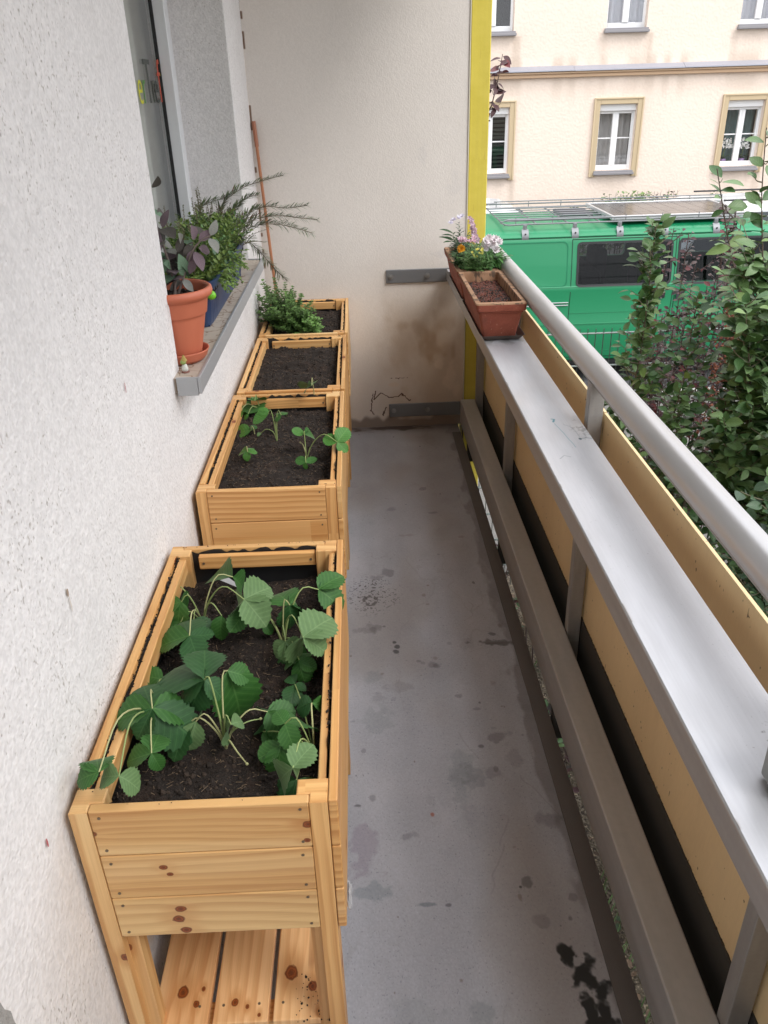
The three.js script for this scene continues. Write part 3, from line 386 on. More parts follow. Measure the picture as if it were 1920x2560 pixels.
// crumpled clear bag at the side of the first planter
{ const t = thing('plastic_bag', [-0.066, 0.4, -0.995], 'scrap of crumpled clear plastic on the side of the nearest planter', 'plastic bag'); const g = new THREE.IcosahedronGeometry(0.02, 3), p = g.attributes.position; for (let i = 0; i < p.count; i++) { const x = p.getX(i), y = p.getY(i), z = p.getZ(i), k = 0.7 + 0.6 * noi(x * 140 + 9, y * 140 + z * 90 + 9, 3); p.setXYZ(i, x * 0.28 * k, y * 1.5 * k, z * k); } g.computeVertexNormals(); mesh('film', g, phys([0.75, 0.77, 0.8], 0.15, { transmission: 0.5, thickness: 0 }), t); }

// ================================================================ PLANTS
// serrated strawberry leaflet along +z, upper face +y, unit length
function leafletGeo(seed, width = 0.86, fold = 0.16, droop = 0.18, teeth = 7) {
  const nu = teeth * 2, nv = 3, P = [], U = [], I = [], R = rng(seed), tw = (R() - 0.5) * 0.3;
  for (let i = 0; i <= nu; i++) for (let j = -nv; j <= nv; j++) {
    const t = i / nu, s = j / nv, w0 = Math.pow(Math.sin(Math.PI * Math.min(1, Math.pow(t, 0.82) * 0.94 + 0.03)), 0.62) * width * 0.5 * (0.72 + 0.34 * t), ser = Math.abs(j) === nv ? (i % 2 ? 1.09 : 0.93) : 1, a = Math.abs(s);
    const zz = t - (Math.abs(j) === nv && i % 2 ? -0.02 : 0) + a * 0.1 * (1 - t) - a * a * 0.05, x = s * w0 * ser;
    P.push(x, Math.abs(x) * fold * (1.2 - 0.5 * t) - droop * t * t + 0.009 * Math.sin(t * teeth * 6.28 - a * 5) * a + 0.03 * a * a * Math.sin(t * 5 + seed * 2.3) + tw * x * t, zz); U.push(0.5 + s * 0.5 * w0 / (width * 0.5), t);
  }
  const n = 2 * nv + 1; for (let i = 0; i < nu; i++) for (let j = 0; j < n - 1; j++) { const a = i * n + j; I.push(a, a + n, a + 1, a + 1, a + n, a + n + 1); }
  const g = new THREE.BufferGeometry(); g.setAttribute('position', new THREE.Float32BufferAttribute(P, 3)); g.setAttribute('uv', new THREE.Float32BufferAttribute(U, 2)); g.setIndex(I); g.computeVertexNormals(); return g;
}
function veinTex(base, vein, dark, n = 7) { return tex(128, 128, (u, v, o) => { const s = Math.abs(u - 0.5) * 2, q = v * n - s * 2.3, f = Math.abs(q - Math.round(q)), w = Math.max(sst(0.10 - f, 0, 0.09) * 0.8, sst(0.045 - s, 0, 0.03)), nn = fbm(u * 7, v * 7, 201, 3) - 0.5; for (let c = 0; c < 3; c++) o[c] = base[c] + nn * 26; mix3(o, dark, sst(f, 0.28, 0.5) * 0.28 + sst(nn, 0.02, 0.25) * 0.25); mix3(o, vein, w * 0.45); }); }
const leafMat = (t, rough = 0.58, tr = 0.16) => phys(0xffffff, rough, { map: t, transmission: tr, thickness: 0, specularIntensity: 0.7, side: THREE.DoubleSide });
const strawA = leafMat(veinTex([56, 102, 42], [104, 146, 78], [40, 80, 32])), strawB = leafMat(veinTex([72, 124, 50], [124, 164, 88], [54, 100, 40])), strawC = leafMat(veinTex([44, 86, 42], [88, 124, 74], [32, 68, 34])), strawBack = leafMat(veinTex([98, 128, 80], [134, 160, 112], [80, 108, 66]), 0.7);
const petM = mat([0.28, 0.36, 0.13], 0.55), petPale = mat([0.42, 0.42, 0.2], 0.55);
const LGS = [leafletGeo(1, 0.86, 0.3, 0.3), leafletGeo(2, 0.92, 0.12, 0.42), leafletGeo(3, 0.8, 0.42, 0.16), leafletGeo(4, 0.9, -0.16, 0.28), leafletGeo(7, 0.86, 0.22, -0.12), leafletGeo(8, 0.94, -0.3, 0.36)], LGF = [leafletGeo(5, 1.0, 0.5, 0.3), leafletGeo(6, 0.95, 0.38, 0.42)];
const BED1=[
 {c:[-0.391, 0.655, -1.521],l:[[[-0.383, 0.735, -1.368],0,[[-0.42, 0.725, -1.369], [-0.402, 0.735, -1.411], [-0.359, 0.73, -1.373], [-0.37, 0.72, -1.341]]],[[-0.318, 0.75, -1.566],0,[[-0.353, 0.735, -1.608], [-0.303, 0.72, -1.585]]],[[-0.276, 0.765, -1.449],1,[[-0.243, 0.77, -1.478], [-0.248, 0.745, -1.425], [-0.298, 0.74, -1.467]]],[[-0.331, 0.72, -1.457],0,[[-0.335, 0.7, -1.441]]],[[-0.466, 0.71, -1.614],0,[]],]},
 {c:[-0.2, 0.655, -1.43],l:[[[-0.179, 0.755, -1.436],0,[[-0.2, 0.76, -1.475], [-0.163, 0.735, -1.464], [-0.177, 0.72, -1.432]]],[[-0.118, 0.765, -1.476],0,[[-0.092, 0.775, -1.498], [-0.091, 0.75, -1.464], [-0.103, 0.76, -1.489]]],[[-0.141, 0.77, -1.298],1,[[-0.107, 0.785, -1.329], [-0.113, 0.755, -1.292], [-0.165, 0.735, -1.322]]],[[-0.156, 0.7, -1.317],0,[[-0.159, 0.695, -1.35], [-0.174, 0.69, -1.322], [-0.139, 0.69, -1.313], [-0.153, 0.685, -1.3]]],[[-0.24, 0.7, -1.451],0,[[-0.232, 0.69, -1.444]]],]},
 {c:[-0.284, 0.66, -1.128],l:[[[-0.31, 0.79, -1.156],0,[[-0.352, 0.785, -1.203], [-0.317, 0.795, -1.202], [-0.343, 0.775, -1.173], [-0.293, 0.775, -1.15], [-0.329, 0.76, -1.148]]],[[-0.278, 0.77, -1.204],0,[[-0.256, 0.76, -1.207], [-0.262, 0.715, -1.191]]],[[-0.264, 0.725, -1.109],1,[[-0.25, 0.72, -1.123], [-0.277, 0.7, -1.113]]],[[-0.236, 0.67, -1.066],0,[]],[[-0.219, 0.69, -1.159],0,[]],]},
 {c:[-0.416, 0.655, -1.19],l:[[[-0.399, 0.765, -1.114],0,[[-0.438, 0.755, -1.115], [-0.418, 0.77, -1.152], [-0.367, 0.755, -1.127], [-0.413, 0.745, -1.097], [-0.361, 0.735, -1.106]]],[[-0.386, 0.74, -1.03],0,[[-0.412, 0.73, -1.033], [-0.384, 0.745, -1.057], [-0.378, 0.725, -1.024]]],[[-0.419, 0.71, -1.262],0,[[-0.444, 0.715, -1.266]]],[[-0.436, 0.8, -0.932],0,[[-0.458, 0.795, -0.93], [-0.447, 0.8, -0.959]]],[[-0.407, 0.79, -0.932],1,[[-0.43, 0.785, -0.938], [-0.387, 0.775, -0.932]]],]},
 {c:[-0.116, 0.66, -1.077],l:[[[-0.164, 0.74, -1.088],0,[[-0.174, 0.745, -1.102], [-0.157, 0.73, -1.067], [-0.14, 0.725, -1.12]]],[[-0.141, 0.755, -0.967],1,[[-0.124, 0.77, -0.985], [-0.135, 0.745, -0.967], [-0.169, 0.725, -0.975]]],[[-0.214, 0.675, -1.141],0,[[-0.224, 0.67, -1.152], [-0.205, 0.67, -1.131]]],[[-0.163, 0.675, -1.271],0,[[-0.171, 0.675, -1.288], [-0.152, 0.675, -1.265], [-0.165, 0.675, -1.249]]],]},
];
const BED2=[
 {c:[-0.303, 0.69, -2.53],l:[[[-0.325, 0.775, -2.542],0,[[-0.34, 0.785, -2.548], [-0.318, 0.77, -2.554], [-0.352, 0.765, -2.534]]],[[-0.281, 0.775, -2.525],0,[[-0.281, 0.78, -2.549], [-0.274, 0.77, -2.54], [-0.295, 0.77, -2.524]]],[[-0.308, 0.74, -2.55],0,[]],[[-0.359, 0.7, -2.558],1,[[-0.365, 0.7, -2.551]]],]},
 {c:[-0.195, 0.69, -2.363],l:[[[-0.198, 0.765, -2.372],0,[[-0.217, 0.77, -2.378], [-0.204, 0.765, -2.4], [-0.181, 0.755, -2.394]]],[[-0.215, 0.72, -2.415],0,[]],[[-0.091, 0.765, -2.299],0,[[-0.074, 0.785, -2.314], [-0.112, 0.765, -2.312], [-0.077, 0.75, -2.291]]],]},
 {c:[-0.383, 0.695, -2.37],l:[[[-0.378, 0.72, -2.355],0,[[-0.395, 0.715, -2.368], [-0.38, 0.725, -2.376], [-0.363, 0.72, -2.353], [-0.381, 0.71, -2.346]]],]},
 {c:[-0.191, 0.695, -2.29],l:[[[-0.19, 0.715, -2.266],0,[[-0.205, 0.715, -2.277], [-0.174, 0.715, -2.277], [-0.192, 0.705, -2.263]]],]},
 {c:[-0.385, 0.69, -2.785],l:[[[-0.394, 0.75, -2.742],0,[[-0.404, 0.755, -2.757], [-0.383, 0.745, -2.776]]],[[-0.447, 0.72, -2.726],0,[[-0.452, 0.725, -2.747], [-0.45, 0.715, -2.706], [-0.441, 0.71, -2.745]]],[[-0.42, 0.71, -2.723],0,[[-0.429, 0.705, -2.717], [-0.409, 0.71, -2.776]]],]},
 {c:[-0.186, 0.69, -2.827],l:[[[-0.187, 0.8, -2.74],1,[[-0.206, 0.8, -2.786], [-0.21, 0.79, -2.757]]],[[-0.13, 0.7, -2.787],0,[]],]},
 {c:[-0.382, 0.69, -2.573],l:[[[-0.396, 0.7, -2.586],0,[[-0.433, 0.7, -2.59], [-0.387, 0.705, -2.598]]],]},
];
function strawberry(list, names2, soilTop, mats, seed, group, extra = 0) {
  const R = rng(seed);
  list.forEach((pl, pi) => {
    if (extra) for (let k = 0; k < extra; k++) { const a = R() * 6.28, q = 0.035 + R() * 0.06, x = clamp(pl.c[0] + Math.cos(a) * q, -0.43, -0.12), z = clamp(pl.c[2] + Math.sin(a) * q, -1.66, -0.97), y = pl.c[1] + 0.025 + R() * 0.05, b0 = Math.atan2(z - pl.c[2], x - pl.c[0]), s = 0.017 + R() * 0.012; pl.l.push([[x, y, z], R() < 0.1 ? 1 : 0, [-1.25, 0, 1.25].map((d) => [x + Math.cos(b0 + d) * s, y - 0.008 - R() * 0.014, z + Math.sin(b0 + d) * s])]); }
    const c = new V3(...pl.c), b = thing('strawberry_plant', [c.x, c.y, c.z], names2[pi], 'strawberry plant', group);
    pl.l.forEach(([jp, back, tips], li) => {
      const J = new V3(...jp), m0 = back ? strawBack : mats[Math.floor(R() * mats.length)], lf = new THREE.Group(); lf.name = 'leaf'; b.add(lf);
      const d = J.clone().sub(c), up = Math.max(0.03, d.y), a = c.clone(); a.y = Math.min(a.y, soilTop) - 0.01;
      const path = [a.clone().sub(c), new V3(d.x * 0.2, up * 0.55 + 0.006, d.z * 0.2), new V3(d.x * 0.62, d.y + (tips.length ? 0.018 : 0.004), d.z * 0.62), d];
      mesh('stem', taper(path, 0.0019 + R() * 0.0006, 0.0012, 14, 5), R() < 0.5 ? petM : petPale, lf);
      if (!tips.length) { mesh('bud', new THREE.SphereGeometry(0.0032, 6, 5).translate(d.x, d.y, d.z), petPale, lf); return; }
      tips.forEach((tp, k) => {
        const T = new V3(...tp), dir = T.clone().sub(J), L = dir.length() * (back ? 1.75 : 2.05); const g = (back ? LGF : LGS)[Math.floor(R() * (back ? 2 : 6))];
        const upv = new V3((R() - 0.5) * 0.7, 1, 0.5 + (R() - 0.5) * 0.6), q = mesh('leaflet', g, back ? m0 : (R() < 0.75 ? m0 : mats[Math.floor(R() * mats.length)]), lf);
        q.applyMatrix4(aim(d.clone().addScaledVector(dir, -0.04), dir, upv, new V3(L * (0.98 + R() * 0.22), L, L)));
      });
    });
  });
}
strawberry(BED1, ['strawberry plant at the back left of the nearest planter, pale leaf underside in its middle', 'strawberry plant along the right rim of the nearest planter, leaves leaning over the rim', 'strawberry plant in the middle of the nearest planter with arching stems', 'largest strawberry plant, dark leaves at left, one over the front left corner post', 'strawberry plant by the front right corner of the nearest planter with one folded pale leaf'], 0.668, [strawA, strawA, strawC], 301, 'strawberry plants in the nearest planter', 3);
strawberry(BED2, ['largest seedling of the second planter, three round leaves on long pale stems', 'seedling on the right of the second planter whose leaf hangs over the right rim', 'small dense bright green seedling at the left of the second planter', 'tiny two leaved seedling close to the front right of the second planter', 'straggly seedling in the back left corner of the second planter', 'drooping pale seedling reaching over the back rim of the second planter', 'flat dark leaf lying on the soil left of the middle of the second planter'], 0.692, [strawB, strawB, strawA], 333, 'seedlings in the second planter');

// small simple leaf along +z for herbs and shrubs: unit length
function leafGeo(w, fold, droop, nu = 5, pw = 1) { const P = [], U = [], I = []; for (let i = 0; i <= nu; i++) for (let j = -1; j <= 1; j++) { const t = i / nu, ww = Math.pow(Math.sin(Math.PI * clamp(Math.pow(t, pw), 0.012, 0.988)), 0.8) * w * 0.5, x = j * ww; P.push(x, Math.abs(x) * fold - droop * t * t, t); U.push(0.5 + j * 0.5, t); } for (let i = 0; i < nu; i++) for (let j = 0; j < 2; j++) { const a = i * 3 + j; I.push(a, a + 3, a + 1, a + 1, a + 3, a + 4); } const g = new THREE.BufferGeometry(); g.setAttribute('position', new THREE.Float32BufferAttribute(P, 3)); g.setAttribute('uv', new THREE.Float32BufferAttribute(U, 2)); g.setIndex(I); g.computeVertexNormals(); return g; }
const herbLeaf = leafGeo(0.62, 0.25, 0.12, 4), needleLeaf = leafGeo(0.13, 0.2, 0.2, 4), parsLeaf = leafGeo(0.95, 0.4, 0.3, 3, 1.3);
const herbM = phys(0xffffff, 0.6, { transmission: 0.15, thickness: 0, side: THREE.DoubleSide });
const col = (r, g, b) => new THREE.Color().setRGB(r, g, b);
// a bushy herb: many stems from an oblong base, leaf pairs along them
function herb(parent, R, stems, base, tip, leafG, mt, size, step, colour, stemMat, spread = 0.6) {
  const ms = [], cs = [], tb = [];
  for (let i = 0; i < stems; i++) {
    const a = base(R), b = tip(R, a), mid = a.clone().lerp(b, 0.5); mid.y += 0.012; const pts = [a, mid.add(new V3((R() - 0.5) * 0.02, 0.006, (R() - 0.5) * 0.02)), b], c = new THREE.CatmullRomCurve3(pts); tb.push(tube(pts, 0.0008, 5, 3)); const len = c.getLength(), n = Math.max(3, Math.floor(len / step)), tn = new V3(), q = new V3();
    for (let k = 1; k <= n; k++) { const t = 0.18 + 0.82 * k / n; c.getPointAt(Math.min(t, 1), q); c.getTangentAt(Math.min(t, 1), tn); for (const s of [0, 1]) { const ph = k * 1.57 + s * Math.PI + R() * 0.8, side = new V3(Math.cos(ph), 0.1, Math.sin(ph)), dir = side.multiplyScalar(spread + R() * 0.3).addScaledVector(tn, 0.5 + R() * 0.5); const z = size * (0.55 + 0.6 * R()) * (1.12 - 0.5 * t); ms.push(aim(q.clone(), dir, new V3(0, 1, 0.2), new V3(z, z, z))); cs.push(colour(R, t)); } }
  }
  mesh('stems', tb, stemMat, parent); inst('foliage', leafG, mt, ms, parent, cs);
}
const herbStem = mat([0.16, 0.13, 0.07], 0.8), greenStem = mat([0.14, 0.2, 0.07], 0.7);
// parsley in the last planter
{
  const mk = (x, y, z, n, h, sp, label, seed, lum) => { const t = thing('parsley_plant', [x, y, z], label, 'parsley', 'parsley plants in the farthest planter'), R = rng(seed);
    herb(t, R, n, (r) => new V3((r() - 0.5) * 0.04, -0.01, (r() - 0.5) * 0.04), (r) => { const a = r() * 6.28, q = Math.sqrt(r()) * sp; return new V3(Math.cos(a) * q - sp * 0.15, h * (0.3 + 0.75 * r()) * (1 - 0.3 * q / sp), Math.sin(a) * q); }, parsLeaf, herbM, 0.027, 0.013, (r, tt) => { const k = lum * (0.65 + 0.7 * r()); return col(0.12 * k, 0.23 * k, 0.055 * k); }, greenStem, 0.9); };
  mk(-0.4, 0.7, -3.9, 55, 0.25, 0.14, 'darker parsley bush leaning over the left rim of the farthest planter', 401, 0.8); mk(-0.31, 0.7, -3.78, 60, 0.21, 0.11, 'parsley bush in the middle of the green clump of the farthest planter', 402, 1.0); mk(-0.235, 0.7, -3.72, 34, 0.12, 0.07, 'low light green parsley at the right edge of the clump, beside the bare soil', 403, 1.35);
}
// ---------------------------------------------------------------- on the window sill
const terraM = (() => { const [m, b] = pair(256, 256, (u, v, o) => { const n = fbm(u * 8, v * 8, 211, 4) - 0.5; o[0] = 192 + n * 18; o[1] = 108 + n * 18; o[2] = 80 + n * 16; o[3] = 0.5 + n; }); return mat(0xffffff, 0.5, { map: m }); })();
function lathe(pts, n = 48) { return new THREE.LatheGeometry(pts.map(([r, y]) => new THREE.Vector2(r, y)), n); }
{
  const p = thing('flower_pot', [-0.512, 1.074, -2.215], 'round terracotta coloured plastic pot on the window sill, partly behind the wall edge', 'flower pot');
  mesh('pot', lathe([[0.001, 0.012], [0.056, 0.012], [0.062, 0.016], [0.083, 0.115], [0.0845, 0.125], [0.0895, 0.1265], [0.0955, 0.163], [0.1, 0.168], [0.1085, 0.174], [0.111, 0.183], [0.109, 0.192], [0.104, 0.196], [0.098, 0.194], [0.095, 0.186], [0.09, 0.15]]), terraM, p);
  const sg = new THREE.CircleGeometry(0.093, 40, 0, Math.PI * 2); sg.rotateX(-Math.PI / 2); const R = rng(12); mesh('soil', sg.translate(0, 0.168, 0), soilM, p);
  const cm = []; for (let i = 0; i < 260; i++) { const a = R() * 6.28, q = Math.sqrt(R()) * 0.088, s = 0.001 + R() * R() * 0.006; cm.push(xf([Math.cos(a) * q, 0.169, Math.sin(a) * q], R() * 6, R() * 6, 0, s)); } inst('soil_crumbs', crumbG, crumbM[0], cm, p);
  const s = thing('saucer', [-0.512, 1.069, -2.215], 'terracotta coloured round saucer under the pot on the window sill', 'saucer');
  mesh('dish', lathe([[0.001, 0.001], [0.064, 0.001], [0.075, 0.012], [0.081, 0.028], [0.083, 0.031], [0.0795, 0.032], [0.077, 0.028], [0.071, 0.013], [0.062, 0.0045], [0.001, 0.0045]]), terraM, s);
}
// purple sage in the round pot
{
  const SAGE= [[[-0.495, 1.293, -2.22], [-0.509, 1.248, -2.25]], [[-0.478, 1.287, -2.22], [-0.457, 1.264, -2.22]], [[-0.471, 1.297, -2.22], [-0.464, 1.346, -2.19]], [[-0.442, 1.374, -2.22], [-0.466, 1.388, -2.25]], [[-0.439, 1.362, -2.22], [-0.453, 1.332, -2.22]], [[-0.434, 1.357, -2.22], [-0.413, 1.324, -2.19]], [[-0.423, 1.366, -2.22], [-0.398, 1.353, -2.25]], [[-0.42, 1.386, -2.22], [-0.406, 1.395, -2.22]], [[-0.43, 1.389, -2.22], [-0.423, 1.42, -2.19]], [[-0.413, 1.398, -2.22], [-0.426, 1.421, -2.25]], [[-0.388, 1.397, -2.22], [-0.372, 1.424, -2.22]], [[-0.391, 1.39, -2.22], [-0.369, 1.367, -2.19]], [[-0.384, 1.387, -2.22], [-0.378, 1.345, -2.25]], [[-0.48, 1.358, -2.22], [-0.473, 1.373, -2.22]], [[-0.504, 1.321, -2.22], [-0.504, 1.334, -2.19]], [[-0.511, 1.374, -2.22], [-0.502, 1.376, -2.25]], [[-0.464, 1.348, -2.22], [-0.452, 1.362, -2.22]], [[-0.517, 1.518, -2.22], [-0.495, 1.537, -2.19]], [[-0.517, 1.455, -2.22], [-0.51, 1.458, -2.25]], [[-0.442, 1.339, -2.22], [-0.452, 1.302, -2.22]], [[-0.467, 1.383, -2.22], [-0.458, 1.404, -2.19]]] ;
  const t = thing('sage_plant', [-0.512, 1.24, -2.215], 'purple leaved sage growing in the round pot on the window sill', 'sage'), O = new V3(-0.512, 1.24, -2.215);
  const sgM = [veinTex([142, 144, 136], [168, 150, 156], [116, 120, 112], 9), veinTex([112, 140, 114], [156, 176, 148], [94, 122, 98], 9), veinTex([124, 108, 114], [162, 126, 148], [98, 84, 92], 9), veinTex([92, 88, 82], [120, 106, 108], [72, 70, 66], 9)].map((m) => leafMat(m, 0.85, 0.06));
  const SG = leafGeo(0.56, 0.22, 0.2, 8, 0.9), kind = [0, 0, 1, 1, 2, 2, 2, 2, 2, 3, 0, 0, 1, 3, 1, 0, 3, 3, 3, 2, 0], R = rng(55);
  SAGE.forEach(([a, b], i) => { const A = new V3(...a).sub(O), B = new V3(...b).sub(O), d = B.clone().sub(A), L = Math.max(0.042, d.length() * 1.12); const q = mesh('leaf', SG, sgM[kind[i]], t); q.applyMatrix4(aim(A, d, new V3(0.6, 0.4, 0.8), new V3(L, L, L))); });
  const st = (pts) => mesh('stem', taper(pts.map(([x, y, z]) => new V3(x, y, z).sub(O)), 0.004, 0.002, 12, 6), mat([0.2, 0.16, 0.14], 0.85), t);
  st([[-0.5, 1.235, -2.22], [-0.47, 1.3, -2.22], [-0.44, 1.36, -2.22], [-0.415, 1.385, -2.22], [-0.388, 1.397, -2.22]]); st([[-0.5, 1.235, -2.22], [-0.505, 1.32, -2.22], [-0.525, 1.43, -2.22], [-0.53, 1.51, -2.21]]); st([[-0.505, 1.24, -2.21], [-0.49, 1.29, -2.21], [-0.478, 1.287, -2.2]]);
  for (let i = 0; i < 26; i++) { const y = 1.26 + R() * 0.17, A = new V3(-0.53 + R() * 0.05, y, -2.26 + R() * 0.08).sub(O), d = new V3(R() - 0.5, R() - 0.4, R() - 0.5), L = 0.045 + R() * 0.035; mesh('leaf', SG, sgM[Math.floor(R() * 4)], t).applyMatrix4(aim(A, d, new V3(0, 1, 0.3), new V3(L, L, L))); }
}
// small ornament by the wall edge
{
  const t = thing('garden_ornament', [-0.478, 1.069, -2.1], 'tiny green and white ornament on the sill, touching the wall edge below the round pot', 'ornament');
  mesh('body', lathe([[0.001, 0], [0.008, 0.001], [0.009, 0.01], [0.006, 0.02], [0.001, 0.022]], 16), mat([0.55, 0.56, 0.5], 0.5), t); mesh('head', new THREE.SphereGeometry(0.008, 14, 10).scale(1, 0.85, 1.1).translate(-0.002, 0.027, 0.002), mat([0.22, 0.28, 0.07], 0.5), t); mesh('hat', lathe([[0.009, 0.03], [0.007, 0.034], [0.001, 0.046]], 14), mat([0.34, 0.26, 0.06], 0.6), t); mesh('base', cyl(0.01, 0.011, 0.003, 14, 0.001, 0.0015, 0.003), mat([0.2, 0.08, 0.06], 0.6), t);
}
// blue plastic trough with herbs
{
  const zc = -2.96, t = thing('plant_trough', [-0.553, 1.069, zc], 'long dark blue fluted plastic trough full of herbs on the window sill', 'trough'), bm = mat([0.02, 0.042, 0.105], 0.42);
  // flared, fluted wall
  const ring = (hw, hl, y) => { const o = []; const N = 220; for (let i = 0; i < N; i++) { const a = i / N * Math.PI * 2, c = Math.cos(a), s = Math.sin(a), e = 0.16, x = Math.sign(c) * Math.pow(Math.abs(c), e) * hw, z = Math.sign(s) * Math.pow(Math.abs(s), e) * hl; const f = 1 - 0.018 * (Math.sin(Math.atan2(z, 0.0001) * 0 + z * 150 + x * 150) > 0.2 ? 1 : 0) * (y > 0.01 && y < 0.12 ? 1 : 0); o.push([x * f, y, z]); } return o; };
  const rs = [ring(0.072, 0.405, 0), ring(0.075, 0.408, 0.012), ring(0.092, 0.418, 0.118), ring(0.099, 0.425, 0.121), ring(0.101, 0.427, 0.142), ring(0.096, 0.422, 0.144), ring(0.09, 0.414, 0.11)], P = [], I = [], N = 220; rs.forEach((r) => r.forEach((q) => P.push(...q))); for (let k = 0; k < rs.length - 1; k++) for (let i = 0; i < N; i++) { const a = k * N + i, b = k * N + (i + 1) % N; I.push(a, a + N, b, b, a + N, b + N); }
  const g = new THREE.BufferGeometry(); g.setAttribute('position', new THREE.Float32BufferAttribute(P, 3)); g.setIndex(I); const gg = g.toNonIndexed(); gg.computeVertexNormals(); mesh('trough', gg, new THREE.MeshStandardMaterial({ ...{ roughness: 0.42, side: THREE.DoubleSide }, color: bm.color }), t);
  mesh('bottom', bx(-0.07, 0.07, 0.001, 0.006, -0.4, 0.4), bm, t); mesh('soil', bx(-0.089, 0.089, 0.1, 0.112, -0.41, 0.41), soilM, t);
  const o = thing('oregano_plant', [-0.553, 1.18, -2.86], 'bushy fresh green oregano filling the near part of the blue trough', 'oregano'), R = rng(61);
  herb(o, R, 330, (r) => new V3((r() - 0.5) * 0.13, 0, (r() - 0.5) * 0.6), (r, a) => { const q = r(); return new V3(a.x + (r() - 0.3) * 0.17, 0.03 + 0.15 * Math.pow(q, 0.7) * (1.05 - 0.5 * Math.abs(a.z)), a.z + (r() - 0.45) * 0.12); }, herbLeaf, herbM, 0.024, 0.0105, (r, tt) => { const k = 0.55 + 0.9 * r(); return r() < 0.7 ? col(0.19 * k, 0.28 * k, 0.06 * k) : col(0.08 * k, 0.17 * k, 0.045 * k); }, greenStem);
  herb(o, R, 22, (r) => new V3((r() - 0.5) * 0.1, 0.05, (r() - 0.5) * 0.66), (r, a) => new V3(a.x + (r() - 0.5) * 0.05, 0.17 + 0.08 * r(), a.z + (r() - 0.5) * 0.07), herbLeaf, herbM, 0.012, 0.007, (r, tt) => tt > 0.6 ? col(0.2, 0.2, 0.11) : col(0.15, 0.22, 0.07), herbStem);
  herb(o, R, 26, (r) => new V3(0.06 + r() * 0.02, 0.01, (r() - 0.5) * 0.5), (r, a) => new V3(0.12 + 0.03 * r(), -0.03 + 0.05 * r(), a.z + (r() - 0.5) * 0.06), herbLeaf, herbM, 0.02, 0.01, (r, tt) => { const k = 0.6 + 0.7 * r(); return col(0.16 * k, 0.26 * k, 0.05 * k); }, greenStem);
  const th = thing('thyme_plant', [-0.54, 1.18, -3.24], 'thin grey green thyme at the far end of the blue trough', 'thyme');
  herb(th, R, 120, (r) => new V3((r() - 0.5) * 0.12, 0, (r() - 0.5) * 0.16), (r, a) => { const an = r() * 6.28, q = 0.05 + 0.1 * r(); return new V3(a.x + Math.cos(an) * q * 0.7 + 0.05, 0.02 + 0.17 * r(), a.z + Math.sin(an) * q); }, herbLeaf, herbM, 0.0085, 0.0075, (r, tt) => { const k = 0.6 + 0.7 * r(); return r() < 0.25 ? col(0.12 * k, 0.07 * k, 0.05 * k) : col(0.15 * k, 0.19 * k, 0.085 * k); }, herbStem);
  const ta = thing('tarragon_plant', [-0.52, 1.18, -3.3], 'narrow leaved tarragon whose long shoots lean out towards the end wall', 'tarragon'), OO = new V3(-0.52, 1.18, -3.3), ms = [], cs = [], tb = [];
  const shoots = [[[-0.53, 1.19, -3.3], [-0.53, 1.33, -3.32], [-0.45, 1.395, -3.36], [-0.36, 1.42, -3.4], [-0.285, 1.435, -3.42]], [[-0.52, 1.19, -3.3], [-0.44, 1.27, -3.34], [-0.34, 1.29, -3.38], [-0.24, 1.275, -3.42], [-0.165, 1.262, -3.44]], [[-0.51, 1.19, -3.3], [-0.45, 1.29, -3.34], [-0.37, 1.325, -3.38], [-0.28, 1.315, -3.4], [-0.2, 1.32, -3.42]], [[-0.5, 1.19, -3.3], [-0.44, 1.25, -3.34], [-0.34, 1.26, -3.38], [-0.24, 1.235, -3.4], [-0.185, 1.215, -3.41]], [[-0.5, 1.19, -3.32], [-0.44, 1.2, -3.34], [-0.4, 1.16, -3.36], [-0.35, 1.09, -3.38], [-0.305, 1.035, -3.4]], [[-0.55, 1.19, -3.28], [-0.6, 1.3, -3.28], [-0.6, 1.34, -3.3], [-0.55, 1.36, -3.32], [-0.5, 1.37, -3.34]], [[-0.53, 1.19, -3.3], [-0.5, 1.3, -3.34], [-0.46, 1.34, -3.38], [-0.43, 1.36, -3.4], [-0.39, 1.365, -3.42]]];
  for (const s of shoots) { const pts = s.map((q) => new V3(...q).sub(OO)); tb.push(tube(pts, 0.0013, 16, 4)); const c = new THREE.CatmullRomCurve3(pts), q = new V3(), tn = new V3(); for (let k = 0; k < 210; k++) { const tt = 0.2 + 0.8 * k / 209; c.getPointAt(tt, q); c.getTangentAt(tt, tn); const a = R() * 6.28, d = new V3(Math.cos(a), Math.sin(a) + 0.35, Math.sin(a * 2) * 0.8).addScaledVector(tn, 1.3 + R()), z = (0.022 + 0.03 * R()) * (1.15 - 0.5 * tt), kk = 0.6 + 0.7 * R(); ms.push(aim(q.clone(), d, new V3(0.2, 1, 0), new V3(z * 0.9, z, z))); cs.push(R() < 0.12 && tt < 0.5 ? col(0.14, 0.06, 0.035) : col(0.12 * kk, 0.165 * kk, 0.075 * kk)); } }
  mesh('stems', tb, herbStem, ta); inst('foliage', needleLeaf, herbM, ms, ta, cs);
  // trowel stuck in the trough, only its grip shows
  const tr = thing('hand_trowel', [-0.475, 1.17, -2.56], 'black trowel grip with lime green end between pot and blue trough', 'trowel'); const ax = new V3(0.5, 0.1, 0.86).normalize(), Q = new THREE.Quaternion().setFromUnitVectors(new V3(0, 1, 0), ax), rot = (g) => g.applyQuaternion(Q);
